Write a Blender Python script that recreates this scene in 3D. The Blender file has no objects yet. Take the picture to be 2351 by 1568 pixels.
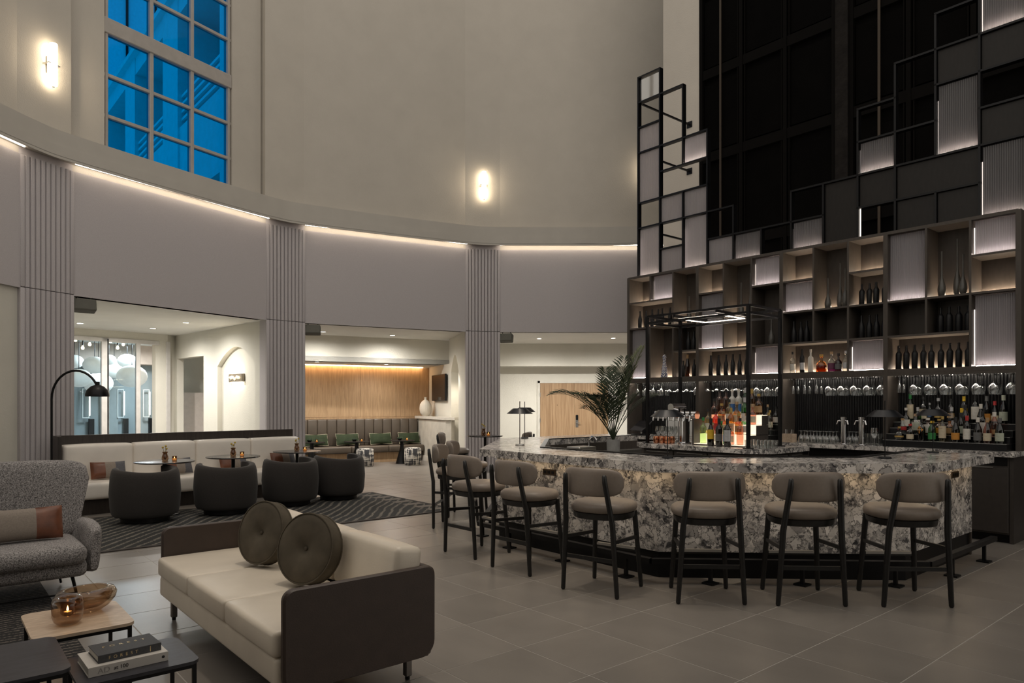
import bpy, bmesh, math, random
from math import sin, cos, pi, radians, sqrt, atan2, hypot
from mathutils import Vector, Matrix
random.seed(7)
S = bpy.context.scene
COL = S.collection

# ------------------------------------------------------------------ camera
F_PX, YH = 1601.0, 926.0          # focal length and horizon row in the 2351x1568 frame
cam = bpy.data.cameras.new('camera'); cam_o = bpy.data.objects.new('camera', cam)
COL.objects.link(cam_o); S.camera = cam_o
cam.sensor_fit = 'HORIZONTAL'; cam.sensor_width = 36.0
cam.lens = F_PX / 2351 * 36.0
cam.shift_y = (YH - 784) / 2351
cam_o.location = (0, 0, 1.6); cam_o.rotation_euler = (pi / 2, 0, 0)
cam.clip_start = 0.05; cam.clip_end = 200

# ------------------------------------------------------------------ world, exposure
S.view_settings.view_transform = 'Standard'; S.view_settings.look = 'None'
S.view_settings.gamma = 1.0; S.view_settings.use_curve_mapping = False
S.view_settings.exposure = 0.30
S.cycles.use_denoising = True
S.cycles.max_bounces = 8; S.cycles.diffuse_bounces = 4; S.cycles.glossy_bounces = 3
S.cycles.transmission_bounces = 6; S.cycles.transparent_max_bounces = 20
S.cycles.sample_clamp_indirect = 4.0; S.cycles.caustics_reflective = False; S.cycles.caustics_refractive = False
W_ = bpy.data.worlds.new('dusk_sky'); S.world = W_; W_.use_nodes = True
W_.node_tree.nodes['Background'].inputs[0].default_value = (1.0, 0.925, 0.83, 1)
W_.node_tree.nodes['Background'].inputs[1].default_value = 0.63

TH = radians(40.2)                # the floor tiles, the bar and the sofa share this direction
CT, ST = cos(TH), sin(TH)
def R2(v, u): return (v * CT - u * ST, v * ST + u * CT)      # bar frame (v, u) -> world x, y
def px_ray(px): return (px - 1175.5) / F_PX

# ------------------------------------------------------------------ materials
MATS = {}
def mat(name, col, rough=0.5, metal=0.0, spec=0.5, noise=None, bump=None, vari=0.0, coat=0.0, sheen=0.0,
        emit=None, stretch=None):
    """principled material; noise=(scale, amount) mottles the colour, bump=(scale, strength) adds relief"""
    if name in MATS: return MATS[name]
    m = bpy.data.materials.new(name); m.use_nodes = True
    nt = m.node_tree; N = nt.nodes; L = nt.links; b = N['Principled BSDF']
    b.inputs['Base Color'].default_value = (*col, 1)
    b.inputs['Roughness'].default_value = rough; b.inputs['Metallic'].default_value = metal
    b.inputs['Specular IOR Level'].default_value = spec
    b.inputs['Coat Weight'].default_value = coat; b.inputs['Sheen Weight'].default_value = sheen
    tc = N.new('ShaderNodeTexCoord'); src = tc.outputs['Object']
    if stretch:
        mp = N.new('ShaderNodeMapping'); mp.inputs['Scale'].default_value = stretch
        L.new(src, mp.inputs[0]); src = mp.outputs[0]
    if noise is None: noise = (9.0, 0.06)
    nz = N.new('ShaderNodeTexNoise'); nz.inputs['Scale'].default_value = noise[0]; nz.inputs['Detail'].default_value = 5
    L.new(src, nz.inputs['Vector'])
    mr = N.new('ShaderNodeMapRange'); mr.inputs[1].default_value = .3; mr.inputs[2].default_value = .7
    mr.inputs[3].default_value = 1 - noise[1]; mr.inputs[4].default_value = 1 + noise[1]
    L.new(nz.outputs[0], mr.inputs[0])
    val = mr.outputs[0]
    if vari:
        oi = N.new('ShaderNodeObjectInfo'); m2 = N.new('ShaderNodeMapRange')
        m2.inputs[3].default_value = 1 - vari; m2.inputs[4].default_value = 1 + vari
        L.new(oi.outputs['Random'], m2.inputs[0])
        mu = N.new('ShaderNodeMath'); mu.operation = 'MULTIPLY'
        L.new(val, mu.inputs[0]); L.new(m2.outputs[0], mu.inputs[1]); val = mu.outputs[0]
    vm = N.new('ShaderNodeVectorMath'); vm.operation = 'SCALE'; vm.inputs[0].default_value = col
    L.new(val, vm.inputs['Scale']); L.new(vm.outputs[0], b.inputs['Base Color'])
    if bump:
        bz = N.new('ShaderNodeTexNoise'); bz.inputs['Scale'].default_value = bump[0]; bz.inputs['Detail'].default_value = 3
        L.new(src, bz.inputs['Vector'])
        bp = N.new('ShaderNodeBump'); bp.inputs['Strength'].default_value = bump[1]; bp.inputs['Distance'].default_value = .01
        L.new(bz.outputs[0], bp.inputs['Height']); L.new(bp.outputs[0], b.inputs['Normal'])
    if emit:
        b.inputs['Emission Color'].default_value = (*emit[0], 1); b.inputs['Emission Strength'].default_value = emit[1]
    MATS[name] = m; return m

def glow(name, col, strength):
    if name in MATS: return MATS[name]
    m = bpy.data.materials.new(name); m.use_nodes = True; nt = m.node_tree
    nt.nodes.remove(nt.nodes['Principled BSDF'])
    e = nt.nodes.new('ShaderNodeEmission'); e.inputs[0].default_value = (*col, 1); e.inputs[1].default_value = strength
    nt.links.new(e.outputs[0], nt.nodes['Material Output'].inputs[0]); MATS[name] = m; return m

def glass(name, col=(1, 1, 1), refl=0.9, ior=1.45, power=4.5):
    """thin glass: clear or tinted see-through with a Fresnel sheen"""
    if name in MATS: return MATS[name]
    m = bpy.data.materials.new(name); m.use_nodes = True; nt = m.node_tree; N = nt.nodes; L = nt.links
    N.remove(N['Principled BSDF'])
    t = N.new('ShaderNodeBsdfTransparent'); t.inputs[0].default_value = (*col, 1)
    g = N.new('ShaderNodeBsdfGlossy'); g.inputs['Roughness'].default_value = .04
    g.inputs['Color'].default_value = (refl, refl, refl, 1)
    lw = N.new('ShaderNodeLayerWeight'); lw.inputs['Blend'].default_value = .5; f0 = ((ior - 1) / (ior + 1)) ** 2
    pw = N.new('ShaderNodeMath'); pw.operation = 'POWER'; pw.inputs[1].default_value = power; L.new(lw.outputs['Facing'], pw.inputs[0])
    fr = N.new('ShaderNodeMath'); fr.operation = 'MULTIPLY_ADD'; fr.inputs[1].default_value = 1 - f0; fr.inputs[2].default_value = f0; L.new(pw.outputs[0], fr.inputs[0])
    mx = N.new('ShaderNodeMixShader')
    L.new(fr.outputs[0], mx.inputs[0]); L.new(t.outputs[0], mx.inputs[1]); L.new(g.outputs[0], mx.inputs[2])
    L.new(mx.outputs[0], N['Material Output'].inputs[0]); MATS[name] = m; return m

def frosted(name, col, trans=0.55, rough=0.4):
    """light-diffusing sheet: part translucent, part diffuse, a little gloss"""
    if name in MATS: return MATS[name]
    m = bpy.data.materials.new(name); m.use_nodes = True; nt = m.node_tree; N = nt.nodes; L = nt.links
    N.remove(N['Principled BSDF'])
    d = N.new('ShaderNodeBsdfDiffuse'); d.inputs[0].default_value = (*col, 1)
    t = N.new('ShaderNodeBsdfTranslucent'); t.inputs[0].default_value = (*[min(1, c * 1.3) for c in col], 1)
    g = N.new('ShaderNodeBsdfGlossy'); g.inputs['Roughness'].default_value = rough
    a = N.new('ShaderNodeMixShader'); a.inputs[0].default_value = trans
    c = N.new('ShaderNodeMixShader'); c.inputs[0].default_value = .06
    tc = N.new('ShaderNodeTexCoord'); nz = N.new('ShaderNodeTexNoise'); nz.inputs['Scale'].default_value = 14
    mp = N.new('ShaderNodeMapping'); mp.inputs['Scale'].default_value = (1, 1, .25)
    bp = N.new('ShaderNodeBump'); bp.inputs['Strength'].default_value = .15
    L.new(tc.outputs['Object'], mp.inputs[0]); L.new(mp.outputs[0], nz.inputs['Vector']); L.new(nz.outputs[0], bp.inputs['Height'])
    for n in (d, g): L.new(bp.outputs[0], n.inputs['Normal'])
    L.new(d.outputs[0], a.inputs[1]); L.new(t.outputs[0], a.inputs[2])
    L.new(a.outputs[0], c.inputs[1]); L.new(g.outputs[0], c.inputs[2])
    L.new(c.outputs[0], N['Material Output'].inputs[0]); MATS[name] = m; return m

def ramp(N, stops):
    r = N.new('ShaderNodeValToRGB'); e = r.color_ramp.elements
    while len(e) < len(stops): e.new(.5)
    for k, (p, c) in enumerate(stops):
        e[k].position = p; e[k].color = (*c, 1) if len(c) == 3 else c
    return r

def marble(name, base=(.78, .74, .70), rough=0.16):
    if name in MATS: return MATS[name]
    m = bpy.data.materials.new(name); m.use_nodes = True; nt = m.node_tree; N = nt.nodes; L = nt.links
    b = N['Principled BSDF']; b.inputs['Roughness'].default_value = rough
    tc = N.new('ShaderNodeTexCoord')
    n1 = N.new('ShaderNodeTexNoise'); n1.inputs['Scale'].default_value = 7; n1.inputs['Detail'].default_value = 7; n1.inputs['Roughness'].default_value = .65
    L.new(tc.outputs['Object'], n1.inputs['Vector'])
    sc = N.new('ShaderNodeVectorMath'); sc.operation = 'MULTIPLY_ADD'
    sc.inputs[1].default_value = (.23, .23, .23)
    L.new(n1.outputs['Color'], sc.inputs[0]); L.new(tc.outputs['Object'], sc.inputs[2])
    def vor(scale, feature):
        v = N.new('ShaderNodeTexVoronoi'); v.feature = feature; v.inputs['Scale'].default_value = scale
        L.new(sc.outputs[0], v.inputs['Vector']); return v
    v1 = vor(11, 'DISTANCE_TO_EDGE'); v2 = vor(27, 'DISTANCE_TO_EDGE'); vc = vor(11, 'F1'); vd = vor(27, 'F1')
    r1 = ramp(N, [(0, (.05,) * 3), (.02, (.22,) * 3), (.06, (1,) * 3)])
    r2 = ramp(N, [(0, (.12,) * 3), (.04, (.6,) * 3), (.09, (1,) * 3)])
    L.new(v1.outputs['Distance'], r1.inputs[0]); L.new(v2.outputs['Distance'], r2.inputs[0])
    # patches where the small dark breccia shows
    n2 = N.new('ShaderNodeTexNoise'); n2.inputs['Scale'].default_value = 6; n2.inputs['Detail'].default_value = 9; n2.inputs['Roughness'].default_value = .7
    L.new(tc.outputs['Object'], n2.inputs['Vector'])
    rp = ramp(N, [(.47, (0,) * 3), (.55, (1,) * 3)]); L.new(n2.outputs[0], rp.inputs[0])
    rc = ramp(N, [(0, (.36, .34, .33)), (.25, tuple(x * .78 for x in base)), (.6, base), (1, tuple(min(1, x * 1.2) for x in base))])
    sp = N.new('ShaderNodeSeparateColor'); L.new(vc.outputs['Color'], sp.inputs[0]); L.new(sp.outputs[0], rc.inputs[0])
    rd = ramp(N, [(0, (.05, .05, .055)), (.35, (.22, .21, .21)), (.7, tuple(x * .8 for x in base)), (1, base)])
    sd = N.new('ShaderNodeSeparateColor'); L.new(vd.outputs['Color'], sd.inputs[0]); L.new(sd.outputs[0], rd.inputs[0])
    def mulc(a_, b_):
        x = N.new('ShaderNodeMix'); x.data_type = 'RGBA'; x.blend_type = 'MULTIPLY'; x.inputs[0].default_value = 1
        L.new(a_, x.inputs[6]); L.new(b_, x.inputs[7]); return x.outputs[2]
    n3 = N.new('ShaderNodeTexNoise'); n3.inputs['Scale'].default_value = 9; n3.inputs['Detail'].default_value = 4; L.new(tc.outputs['Object'], n3.inputs['Vector'])
    rk = ramp(N, [(.34, (0,) * 3), (.50, (1,) * 3)]); L.new(n3.outputs[0], rk.inputs[0])
    vb = N.new('ShaderNodeMix'); vb.data_type = 'RGBA'; vb.inputs[6].default_value = (.86, .85, .84, 1)
    L.new(rk.outputs[0], vb.inputs[0]); L.new(r1.outputs[0], vb.inputs[7])
    big = mulc(rc.outputs[0], vb.outputs[2]); small = mulc(rd.outputs[0], r2.outputs[0])
    mx = N.new('ShaderNodeMix'); mx.data_type = 'RGBA'
    L.new(rp.outputs[0], mx.inputs[0]); L.new(big, mx.inputs[6]); L.new(small, mx.inputs[7])
    L.new(mx.outputs[2], b.inputs['Base Color'])
    MATS[name] = m; return m

def wood(name, c1, c2, scale=(1, 1, .08), rough=0.4, freq=14, vari=0.0):
    if name in MATS: return MATS[name]
    m = bpy.data.materials.new(name); m.use_nodes = True; nt = m.node_tree; N = nt.nodes; L = nt.links
    b = N['Principled BSDF']; b.inputs['Roughness'].default_value = rough
    tc = N.new('ShaderNodeTexCoord'); mp = N.new('ShaderNodeMapping'); mp.inputs['Scale'].default_value = scale
    L.new(tc.outputs['Object'], mp.inputs[0])
    nz = N.new('ShaderNodeTexNoise'); nz.inputs['Scale'].default_value = freq; nz.inputs['Detail'].default_value = 6
    nz.inputs['Distortion'].default_value = .8
    L.new(mp.outputs[0], nz.inputs['Vector'])
    n2 = N.new('ShaderNodeTexNoise'); n2.inputs['Scale'].default_value = freq * 5; L.new(mp.outputs[0], n2.inputs['Vector'])
    ad = N.new('ShaderNodeMath'); ad.operation = 'MULTIPLY_ADD'; ad.inputs[1].default_value = .35
    L.new(n2.outputs[0], ad.inputs[0]); L.new(nz.outputs[0], ad.inputs[2])
    if vari:
        oi = N.new('ShaderNodeObjectInfo'); a2 = N.new('ShaderNodeMath'); a2.operation = 'MULTIPLY_ADD'; a2.inputs[1].default_value = vari
        L.new(oi.outputs['Random'], a2.inputs[0]); L.new(ad.outputs[0], a2.inputs[2]); ad = a2
    r = ramp(N, [(.45, c1), (.68, tuple((a + b_) / 2 for a, b_ in zip(c1, c2))), (.9, c2)])
    L.new(ad.outputs[0], r.inputs[0]); L.new(r.outputs[0], b.inputs['Base Color'])
    MATS[name] = m; return m

# ------------------------------------------------------------------ mesh builder
class MB:
    def __init__(s): s.v = []; s.f = []; s.mi = []
    def add(s, vs, fs, m=0):
        b = len(s.v); s.v += [tuple(p) for p in vs]; s.f += [tuple(i + b for i in f) for f in fs]; s.mi += [m] * len(fs); return s
    def box(s, x0, x1, y0, y1, z0, z1, m=0):
        v = [(x, y, z) for z in (z0, z1) for y in (y0, y1) for x in (x0, x1)]
        return s.add(v, [(0, 2, 3, 1), (4, 5, 7, 6), (0, 1, 5, 4), (1, 3, 7, 5), (3, 2, 6, 7), (2, 0, 4, 6)], m)
    def cbox(s, c, d, m=0):
        return s.box(c[0] - d[0] / 2, c[0] + d[0] / 2, c[1] - d[1] / 2, c[1] + d[1] / 2, c[2] - d[2] / 2, c[2] + d[2] / 2, m)
    def rbox(s, x0, x1, y0, y1, z0, z1, r=.02, seg=2, m=0, M=None, puff=0.0):
        bm = bmesh.new(); bmesh.ops.create_cube(bm, size=1)
        for p in bm.verts: p.co = Vector(((x0 + x1) / 2 + p.co.x * (x1 - x0), (y0 + y1) / 2 + p.co.y * (y1 - y0), (z0 + z1) / 2 + p.co.z * (z1 - z0)))
        r = min(r, .49 * min(x1 - x0, y1 - y0, z1 - z0))
        bmesh.ops.bevel(bm, geom=bm.edges[:], offset=r, segments=seg, profile=.5, affect='EDGES')
        if puff:
            bmesh.ops.subdivide_edges(bm, edges=[e for e in bm.edges if e.calc_length() > 3 * r], cuts=5, use_grid_fill=True)
            cx, cy, cz = (x0 + x1) / 2, (y0 + y1) / 2, (z0 + z1) / 2
            for p in bm.verts:
                a = (p.co.x - cx) / (x1 - x0) * 2; b_ = (p.co.y - cy) / (y1 - y0) * 2; c = (p.co.z - cz) / (z1 - z0) * 2
                q = [max(0, 1 - t * t) for t in (a, b_, c)]
                p.co.x += puff * a * q[1] * q[2]; p.co.y += puff * b_ * q[0] * q[2]; p.co.z += puff * c * q[0] * q[1]
        bm.verts.index_update()
        vs = [(M @ p.co) if M else p.co.copy() for p in bm.verts]
        s.add(vs, [[q.index for q in f.verts] for f in bm.faces], m); bm.free(); return s
    def prism(s, poly, z0, z1, m=0):
        n = len(poly)
        vs = [(*p, z0) for p in poly] + [(*p, z1) for p in poly]
        fs = [tuple(range(n - 1, -1, -1)), tuple(range(n, 2 * n))] + [(i, (i + 1) % n, n + (i + 1) % n, n + i) for i in range(n)]
        return s.add(vs, fs, m)
    def tube(s, path, r, seg=8, m=0, cap=True, closed=False):
        path = [Vector(p) for p in path]; n = len(path); rs = r if isinstance(r, (list, tuple)) else [r] * n
        vs = []; prev = None
        for i, p in enumerate(path):
            t = (path[(i + 1) % n] - path[i - 1]) if closed else (path[min(i + 1, n - 1)] - path[max(i - 1, 0)])
            t.normalize()
            if prev is None:
                a = t.orthogonal().normalized()
            else:
                a = (prev - t * prev.dot(t))
                a = a.normalized() if a.length > 1e-6 else t.orthogonal().normalized()
            prev = a; b = t.cross(a)
            vs += [p + (a * cos(2 * pi * k / seg) + b * sin(2 * pi * k / seg)) * rs[i] for k in range(seg)]
        fs = []
        for i in range(n if closed else n - 1):
            j = (i + 1) % n
            for k in range(seg):
                l = (k + 1) % seg; fs.append((i * seg + k, i * seg + l, j * seg + l, j * seg + k))
        if cap and not closed: fs += [tuple(range(seg - 1, -1, -1)), tuple(range((n - 1) * seg, n * seg))]
        return s.add(vs, fs, m)
    def bar(s, a, b, w, h=None, m=0, up=(0, 0, 1)):
        a = Vector(a); b = Vector(b); h = h or w; t = (b - a).normalized(); up = Vector(up)
        if abs(t.dot(up)) > .98: up = Vector((1, 0, 0))
        x = t.cross(up).normalized(); y = x.cross(t)
        vs = [p + x * sx * w / 2 + y * sy * h / 2 for p in (a, b) for sx, sy in ((-1, -1), (1, -1), (1, 1), (-1, 1))]
        return s.add(vs, [(3, 2, 1, 0), (4, 5, 6, 7)] + [(i, (i + 1) % 4, 4 + (i + 1) % 4, 4 + i) for i in range(4)], m)
    def lathe(s, prof, seg=20, c=(0, 0, 0), m=0, a0=0, a1=2 * pi, sq=None):
        full = abs(a1 - a0 - 2 * pi) < 1e-6; k_ = seg if full else seg + 1; vs = []
        for r, z in prof:
            for k in range(k_):
                a = a0 + (a1 - a0) * k / seg; x, y = cos(a), sin(a)
                if sq: e = (abs(x) ** sq + abs(y) ** sq) ** (-1 / sq); x *= e; y *= e
                vs.append((c[0] + r * x, c[1] + r * y, c[2] + z))
        fs = []
        for i in range(len(prof) - 1):
            for k in range(seg):
                l = (k + 1) % k_; fs.append((i * k_ + k, i * k_ + l, (i + 1) * k_ + l, (i + 1) * k_ + k))
        if full:
            if prof[0][0] > 1e-5: fs.append(tuple(range(k_ - 1, -1, -1)))
            if prof[-1][0] > 1e-5: fs.append(tuple(range((len(prof) - 1) * k_, len(prof) * k_)))
        return s.add(vs, fs, m)
    def grid(s, fn, nu, nv, m=0, wrap=False):
        nn = nu if wrap else nu + 1
        vs = [fn(i / nu, j / nv) for j in range(nv + 1) for i in range(nn)]
        fs = [(j * nn + i, j * nn + (i + 1) % nn, (j + 1) * nn + (i + 1) % nn, (j + 1) * nn + i) for j in range(nv) for i in range(nu)]
        return s.add(vs, fs, m)
    def tf(s, M):
        s.v = [tuple(M @ Vector(p)) for p in s.v]; return s
    def mesh(s, name, mats, smooth=None):
        me = bpy.data.meshes.new(name); me.from_pydata(s.v, [], s.f)
        if not isinstance(mats, (list, tuple)): mats = [mats]
        for m in mats: me.materials.append(m)
        if len(mats) > 1: me.polygons.foreach_set('material_index', s.mi)
        bm = bmesh.new(); bm.from_mesh(me); bmesh.ops.remove_doubles(bm, verts=bm.verts[:], dist=1e-5)
        bmesh.ops.recalc_face_normals(bm, faces=bm.faces[:]); bm.to_mesh(me); bm.free()
        if smooth:
            me.shade_smooth(); me.set_sharp_from_angle(angle=radians(smooth))
        me.update(); return me
    def obj(s, name, mats, parent=None, smooth=None, loc=(0, 0, 0), rz=0.0):
        return put(name, s.mesh(name, mats, smooth), parent, loc, rz)

def put(name, me, parent=None, loc=(0, 0, 0), rz=0.0, rot=None):
    o = bpy.data.objects.new(name, me); COL.objects.link(o)
    o.location = loc; o.rotation_euler = rot if rot else (0, 0, rz)
    if parent: o.parent = parent
    return o
def tag(o, label=None, cat=None, group=None, kind=None):
    if label: o['label'] = label
    if cat: o['category'] = cat
    if group: o['group'] = group
    if kind: o['kind'] = kind
    return o
def thing(name, label, cat, loc=(0, 0, 0), rz=0.0, group=None):
    o = bpy.data.objects.new(name, None); COL.objects.link(o); o.empty_display_size = .1
    o.location = loc; o.rotation_euler = (0, 0, rz); return tag(o, label, cat, group)
def bthing(name, label, cat, v, u, z=0.0, rot=0.0, group=None):      # placed in the bar frame
    return thing(name, label, cat, (*R2(v, u), z), TH + rot, group)
def struct(o): o['kind'] = 'structure'; return o
def copy_tree(o, parent=None):
    c = o.copy(); COL.objects.link(c); c.parent = parent
    for ch in list(o.children): copy_tree(ch, c)
    return c
def text_mesh(txt, size, depth=.0006):
    cu = bpy.data.curves.new('text', 'FONT'); cu.body = txt; cu.size = size; cu.align_x = 'CENTER'; cu.align_y = 'CENTER'; cu.extrude = depth
    o = bpy.data.objects.new('text', cu); COL.objects.link(o)
    dg = bpy.context.evaluated_depsgraph_get(); me = bpy.data.meshes.new_from_object(o.evaluated_get(dg))
    bpy.data.objects.remove(o); bpy.data.curves.remove(cu); return me
def put_text(txt, size, m, parent, M, name='lettering'):
    me = text_mesh(txt, size); me.materials.clear(); me.materials.append(m); me.transform(M)
    return put(name, me, parent)
def area(name, loc, size, power, col=(1, .9, .8), rot=(0, 0, 0), spread=180):
    l = bpy.data.lights.new(name, 'AREA'); l.shape = 'DISK' if not isinstance(size, tuple) else 'RECTANGLE'
    if isinstance(size, tuple): l.size, l.size_y = size
    else: l.size = size
    l.energy = power; l.color = col; l.spread = radians(spread)
    o = bpy.data.objects.new(name, l); COL.objects.link(o); o.location = loc; o.rotation_euler = rot; return o
def spot(name, loc, power, col=(1, .95, .88), ang=100, blend=.6, size=.05, parent=None):
    l = bpy.data.lights.new(name, 'SPOT'); l.energy = power; l.color = col; l.spot_size = radians(ang); l.spot_blend = blend
    l.shadow_soft_size = size
    o = bpy.data.objects.new(name, l); COL.objects.link(o); o.location = loc; return o

# shared materials
WARM = (1.0, .80, .58); SOFT = (1.0, .88, .74)
m_black = mat('black_metal', (.012, .012, .013), .38, .6)
m_blackwood = mat('black_wood', (.010, .010, .010), .38, 0, noise=(30, .3))
m_chrome = mat('chrome', (.75, .75, .76), .12, 1.0, noise=(4, .03))
m_steel = mat('brushed_steel', (.55, .54, .52), .32, 1.0, stretch=(1, 1, 30))
m_taupe = mat('taupe_laminate', (.070, .059, .050), .5, 0, .3, noise=(26, .1), stretch=(1, 1, .3))
m_stucco = mat('stucco_wall', (.56, .52, .46), .85, bump=(55, .35), noise=(2, .03))
m_white = mat('white_plaster', (.66, .64, .57), .85, bump=(40, .25), noise=(2, .03))
m_trim = mat('painted_trim', (.52, .49, .44), .7, noise=(3, .03))
m_felt = mat('acoustic_felt', (.52, .49, .50), .95, noise=(160, .10), bump=(220, .25))
m_marble = marble('breccia_marble')
m_bronze = mat('bronze_plate', (.10, .07, .045), .35, .8)
m_glass = glass('clear_glass', (.94, .95, .95), 1.0, 2.0, 2.2)
m_down = glow('downlight_lens', (1, .93, .82), 14.0)
# added unseen spots high over the hall, brightening bar, seats, sofa and bench
for k_, (v_, u_, p_) in enumerate(((5.6, 3.8, 260), (5.4, 5.6, 260), (6.4, 7.4, 320), (2.7, 4.9, 520), (2.4, 9.6, 420))):
    spot('hall_fill_spot', (*R2(v_, u_), 10.5), p_, (1, .86, .70), 42, .9, .25)
# ================================================================== THE SETTING
HH, LB = 3.30, 5.33               # height of the openings, underside of the cove ledge
RING = [(-7.75, 4.5), (-7.16, 10.12), (-6.87, 10.90), (-4.97, 14.07), (-4.354, 14.63),
        (-1.091, 16.36), (-.285, 16.50), (3.7, 16.50), (8.5, 14.2)]
def offs(path, d):
    """mitred offset of a plan polyline, d > 0 towards the room"""
    out = []; n = len(path)
    for i in range(n):
        ns = []
        for a, b in ((i - 1, i), (i, i + 1)):
            if a >= 0 and b < n:
                dx, dy = path[b][0] - path[a][0], path[b][1] - path[a][1]; l = hypot(dx, dy); ns.append((dy / l, -dx / l))
        mx, my = sum(q[0] for q in ns) / len(ns), sum(q[1] for q in ns) / len(ns); l2 = mx * mx + my * my
        out.append((path[i][0] + mx / l2 * d, path[i][1] + my / l2 * d))
    return out
def strip(path, z0, z1, d0, d1):
    a, b = offs(path, d0), offs(path, d1); mb = MB(); n = len(path)
    vs = [(*p, z) for z in (z0, z1) for q in (a, b) for p in q]
    A0, B0, A1, B1 = 0, n, 2 * n, 3 * n; fs = []
    for i in range(n - 1):
        fs += [(A0 + i, A0 + i + 1, A1 + i + 1, A1 + i), (B0 + i + 1, B0 + i, B1 + i, B1 + i + 1),
               (A1 + i, A1 + i + 1, B1 + i + 1, B1 + i), (A0 + i + 1, A0 + i, B0 + i, B0 + i + 1)]
    for i in (0, n - 1): fs.append((A0 + i, A1 + i, B1 + i, B0 + i))
    return mb.add(vs, fs)
def chaikin(p, k=2):
    for _ in range(k):
        q = [p[0]]
        for a, b in zip(p, p[1:]):
            q += [(a[0] * .75 + b[0] * .25, a[1] * .75 + b[1] * .25), (a[0] * .25 + b[0] * .75, a[1] * .25 + b[1] * .75)]
        p = q + [p[-1]]
    return p
def lerp(a, b, t): return (a[0] + (b[0] - a[0]) * t, a[1] + (b[1] - a[1]) * t)
def frame_of(p, q):
    """local frame: x runs p->q, y to the left of it"""
    return (p[0], p[1], 0), atan2(q[1] - p[1], q[0] - p[0]), hypot(q[0] - p[0], q[1] - p[1])

# ---------------- floor: square porcelain tiles laid on the diagonal
m_tile = mat('porcelain_tile', (.19, .172, .154), .34, 0, noise=(3.2, .10), bump=(60, .04), vari=.07, stretch=(1, .35, 1))
m_grout = mat('pale_grout', (.34, .32, .29), .9)
floor = struct(MB().box(-16, 12, -9, 26, -.12, -.0012).obj('floor', m_grout))
T, TV, TU = .6130, .543, .388
cells = []
for i in range(-24, 60):
    for j in range(-24, 60):
        v, u = TV + (i + .5) * T, TU + (j + .5) * T; x, y = R2(v, u)
        if y < -1.0 or y > 21.5 or abs(x) > 9 + y * .3: continue
        if 5.7 < v < 9.2 and 3.2 < u < 7.6: continue            # under the bar island
        if v > 10.2 and 2.0 < u < 9.2: continue                        # under the back bar and lift tower
        if x < -1.2 and y > 11 + (x + 7) * .9 and x / y < -.31: continue
        cells.append((y if y > 3.2 and abs(x / y) < .80 else y + 1000, v, u))   # tiles beside the view come last
cells.sort()
g = .0026
tile_me = MB().add([(-T/2+g, -T/2+g, -.01), (T/2-g, -T/2+g, -.01), (T/2-g, T/2-g, -.01), (-T/2+g, T/2-g, -.01),
                    (-T/2+g+.0015, -T/2+g+.0015, 0), (T/2-g-.0015, -T/2+g+.0015, 0), (T/2-g-.0015, T/2-g-.0015, 0), (-T/2+g+.0015, T/2-g-.0015, 0)],
                   [(4, 5, 6, 7)] + [(k, (k + 1) % 4, 4 + (k + 1) % 4, 4 + k) for k in range(4)]).mesh('floor_tile', m_tile)
for y, v, u in cells[:300]:
    put('floor_tile', tile_me, floor, (*R2(v, u), 0), TH + pi / 2 * random.randrange(4))
rest = MB()
for y, v, u in cells[300:]:
    h = T / 2 - g; rest.add([(*R2(v + a * h, u + b * h), 0) for a, b in ((-1, -1), (1, -1), (1, 1), (-1, 1))], [(0, 1, 2, 3)])
tag(rest.obj('floor_tile_field', m_tile, floor), kind='stuff')

# ---------------- low ceiling of the ring, and an added unseen slab and wall behind the viewer blocking sky light
cm = mat('ceiling_paint', (.72, .71, .67), .9, bump=(50, .2), noise=(2, .03))
out_ = offs(RING, -.02)
struct(MB().prism(out_ + [(12, 14), (12, 26), (-16, 26), (-16, 4.5)], HH, HH + .25).obj('ceiling_ring', cm))
struct(MB().box(-16, 12, -9, 1.2, 3.7, 3.95).obj('ceiling_sky_block', cm))
struct(MB().box(-16, 12, -9.3, -9, 0, 3.7).obj('wall_sky_block', m_stucco))
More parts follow.
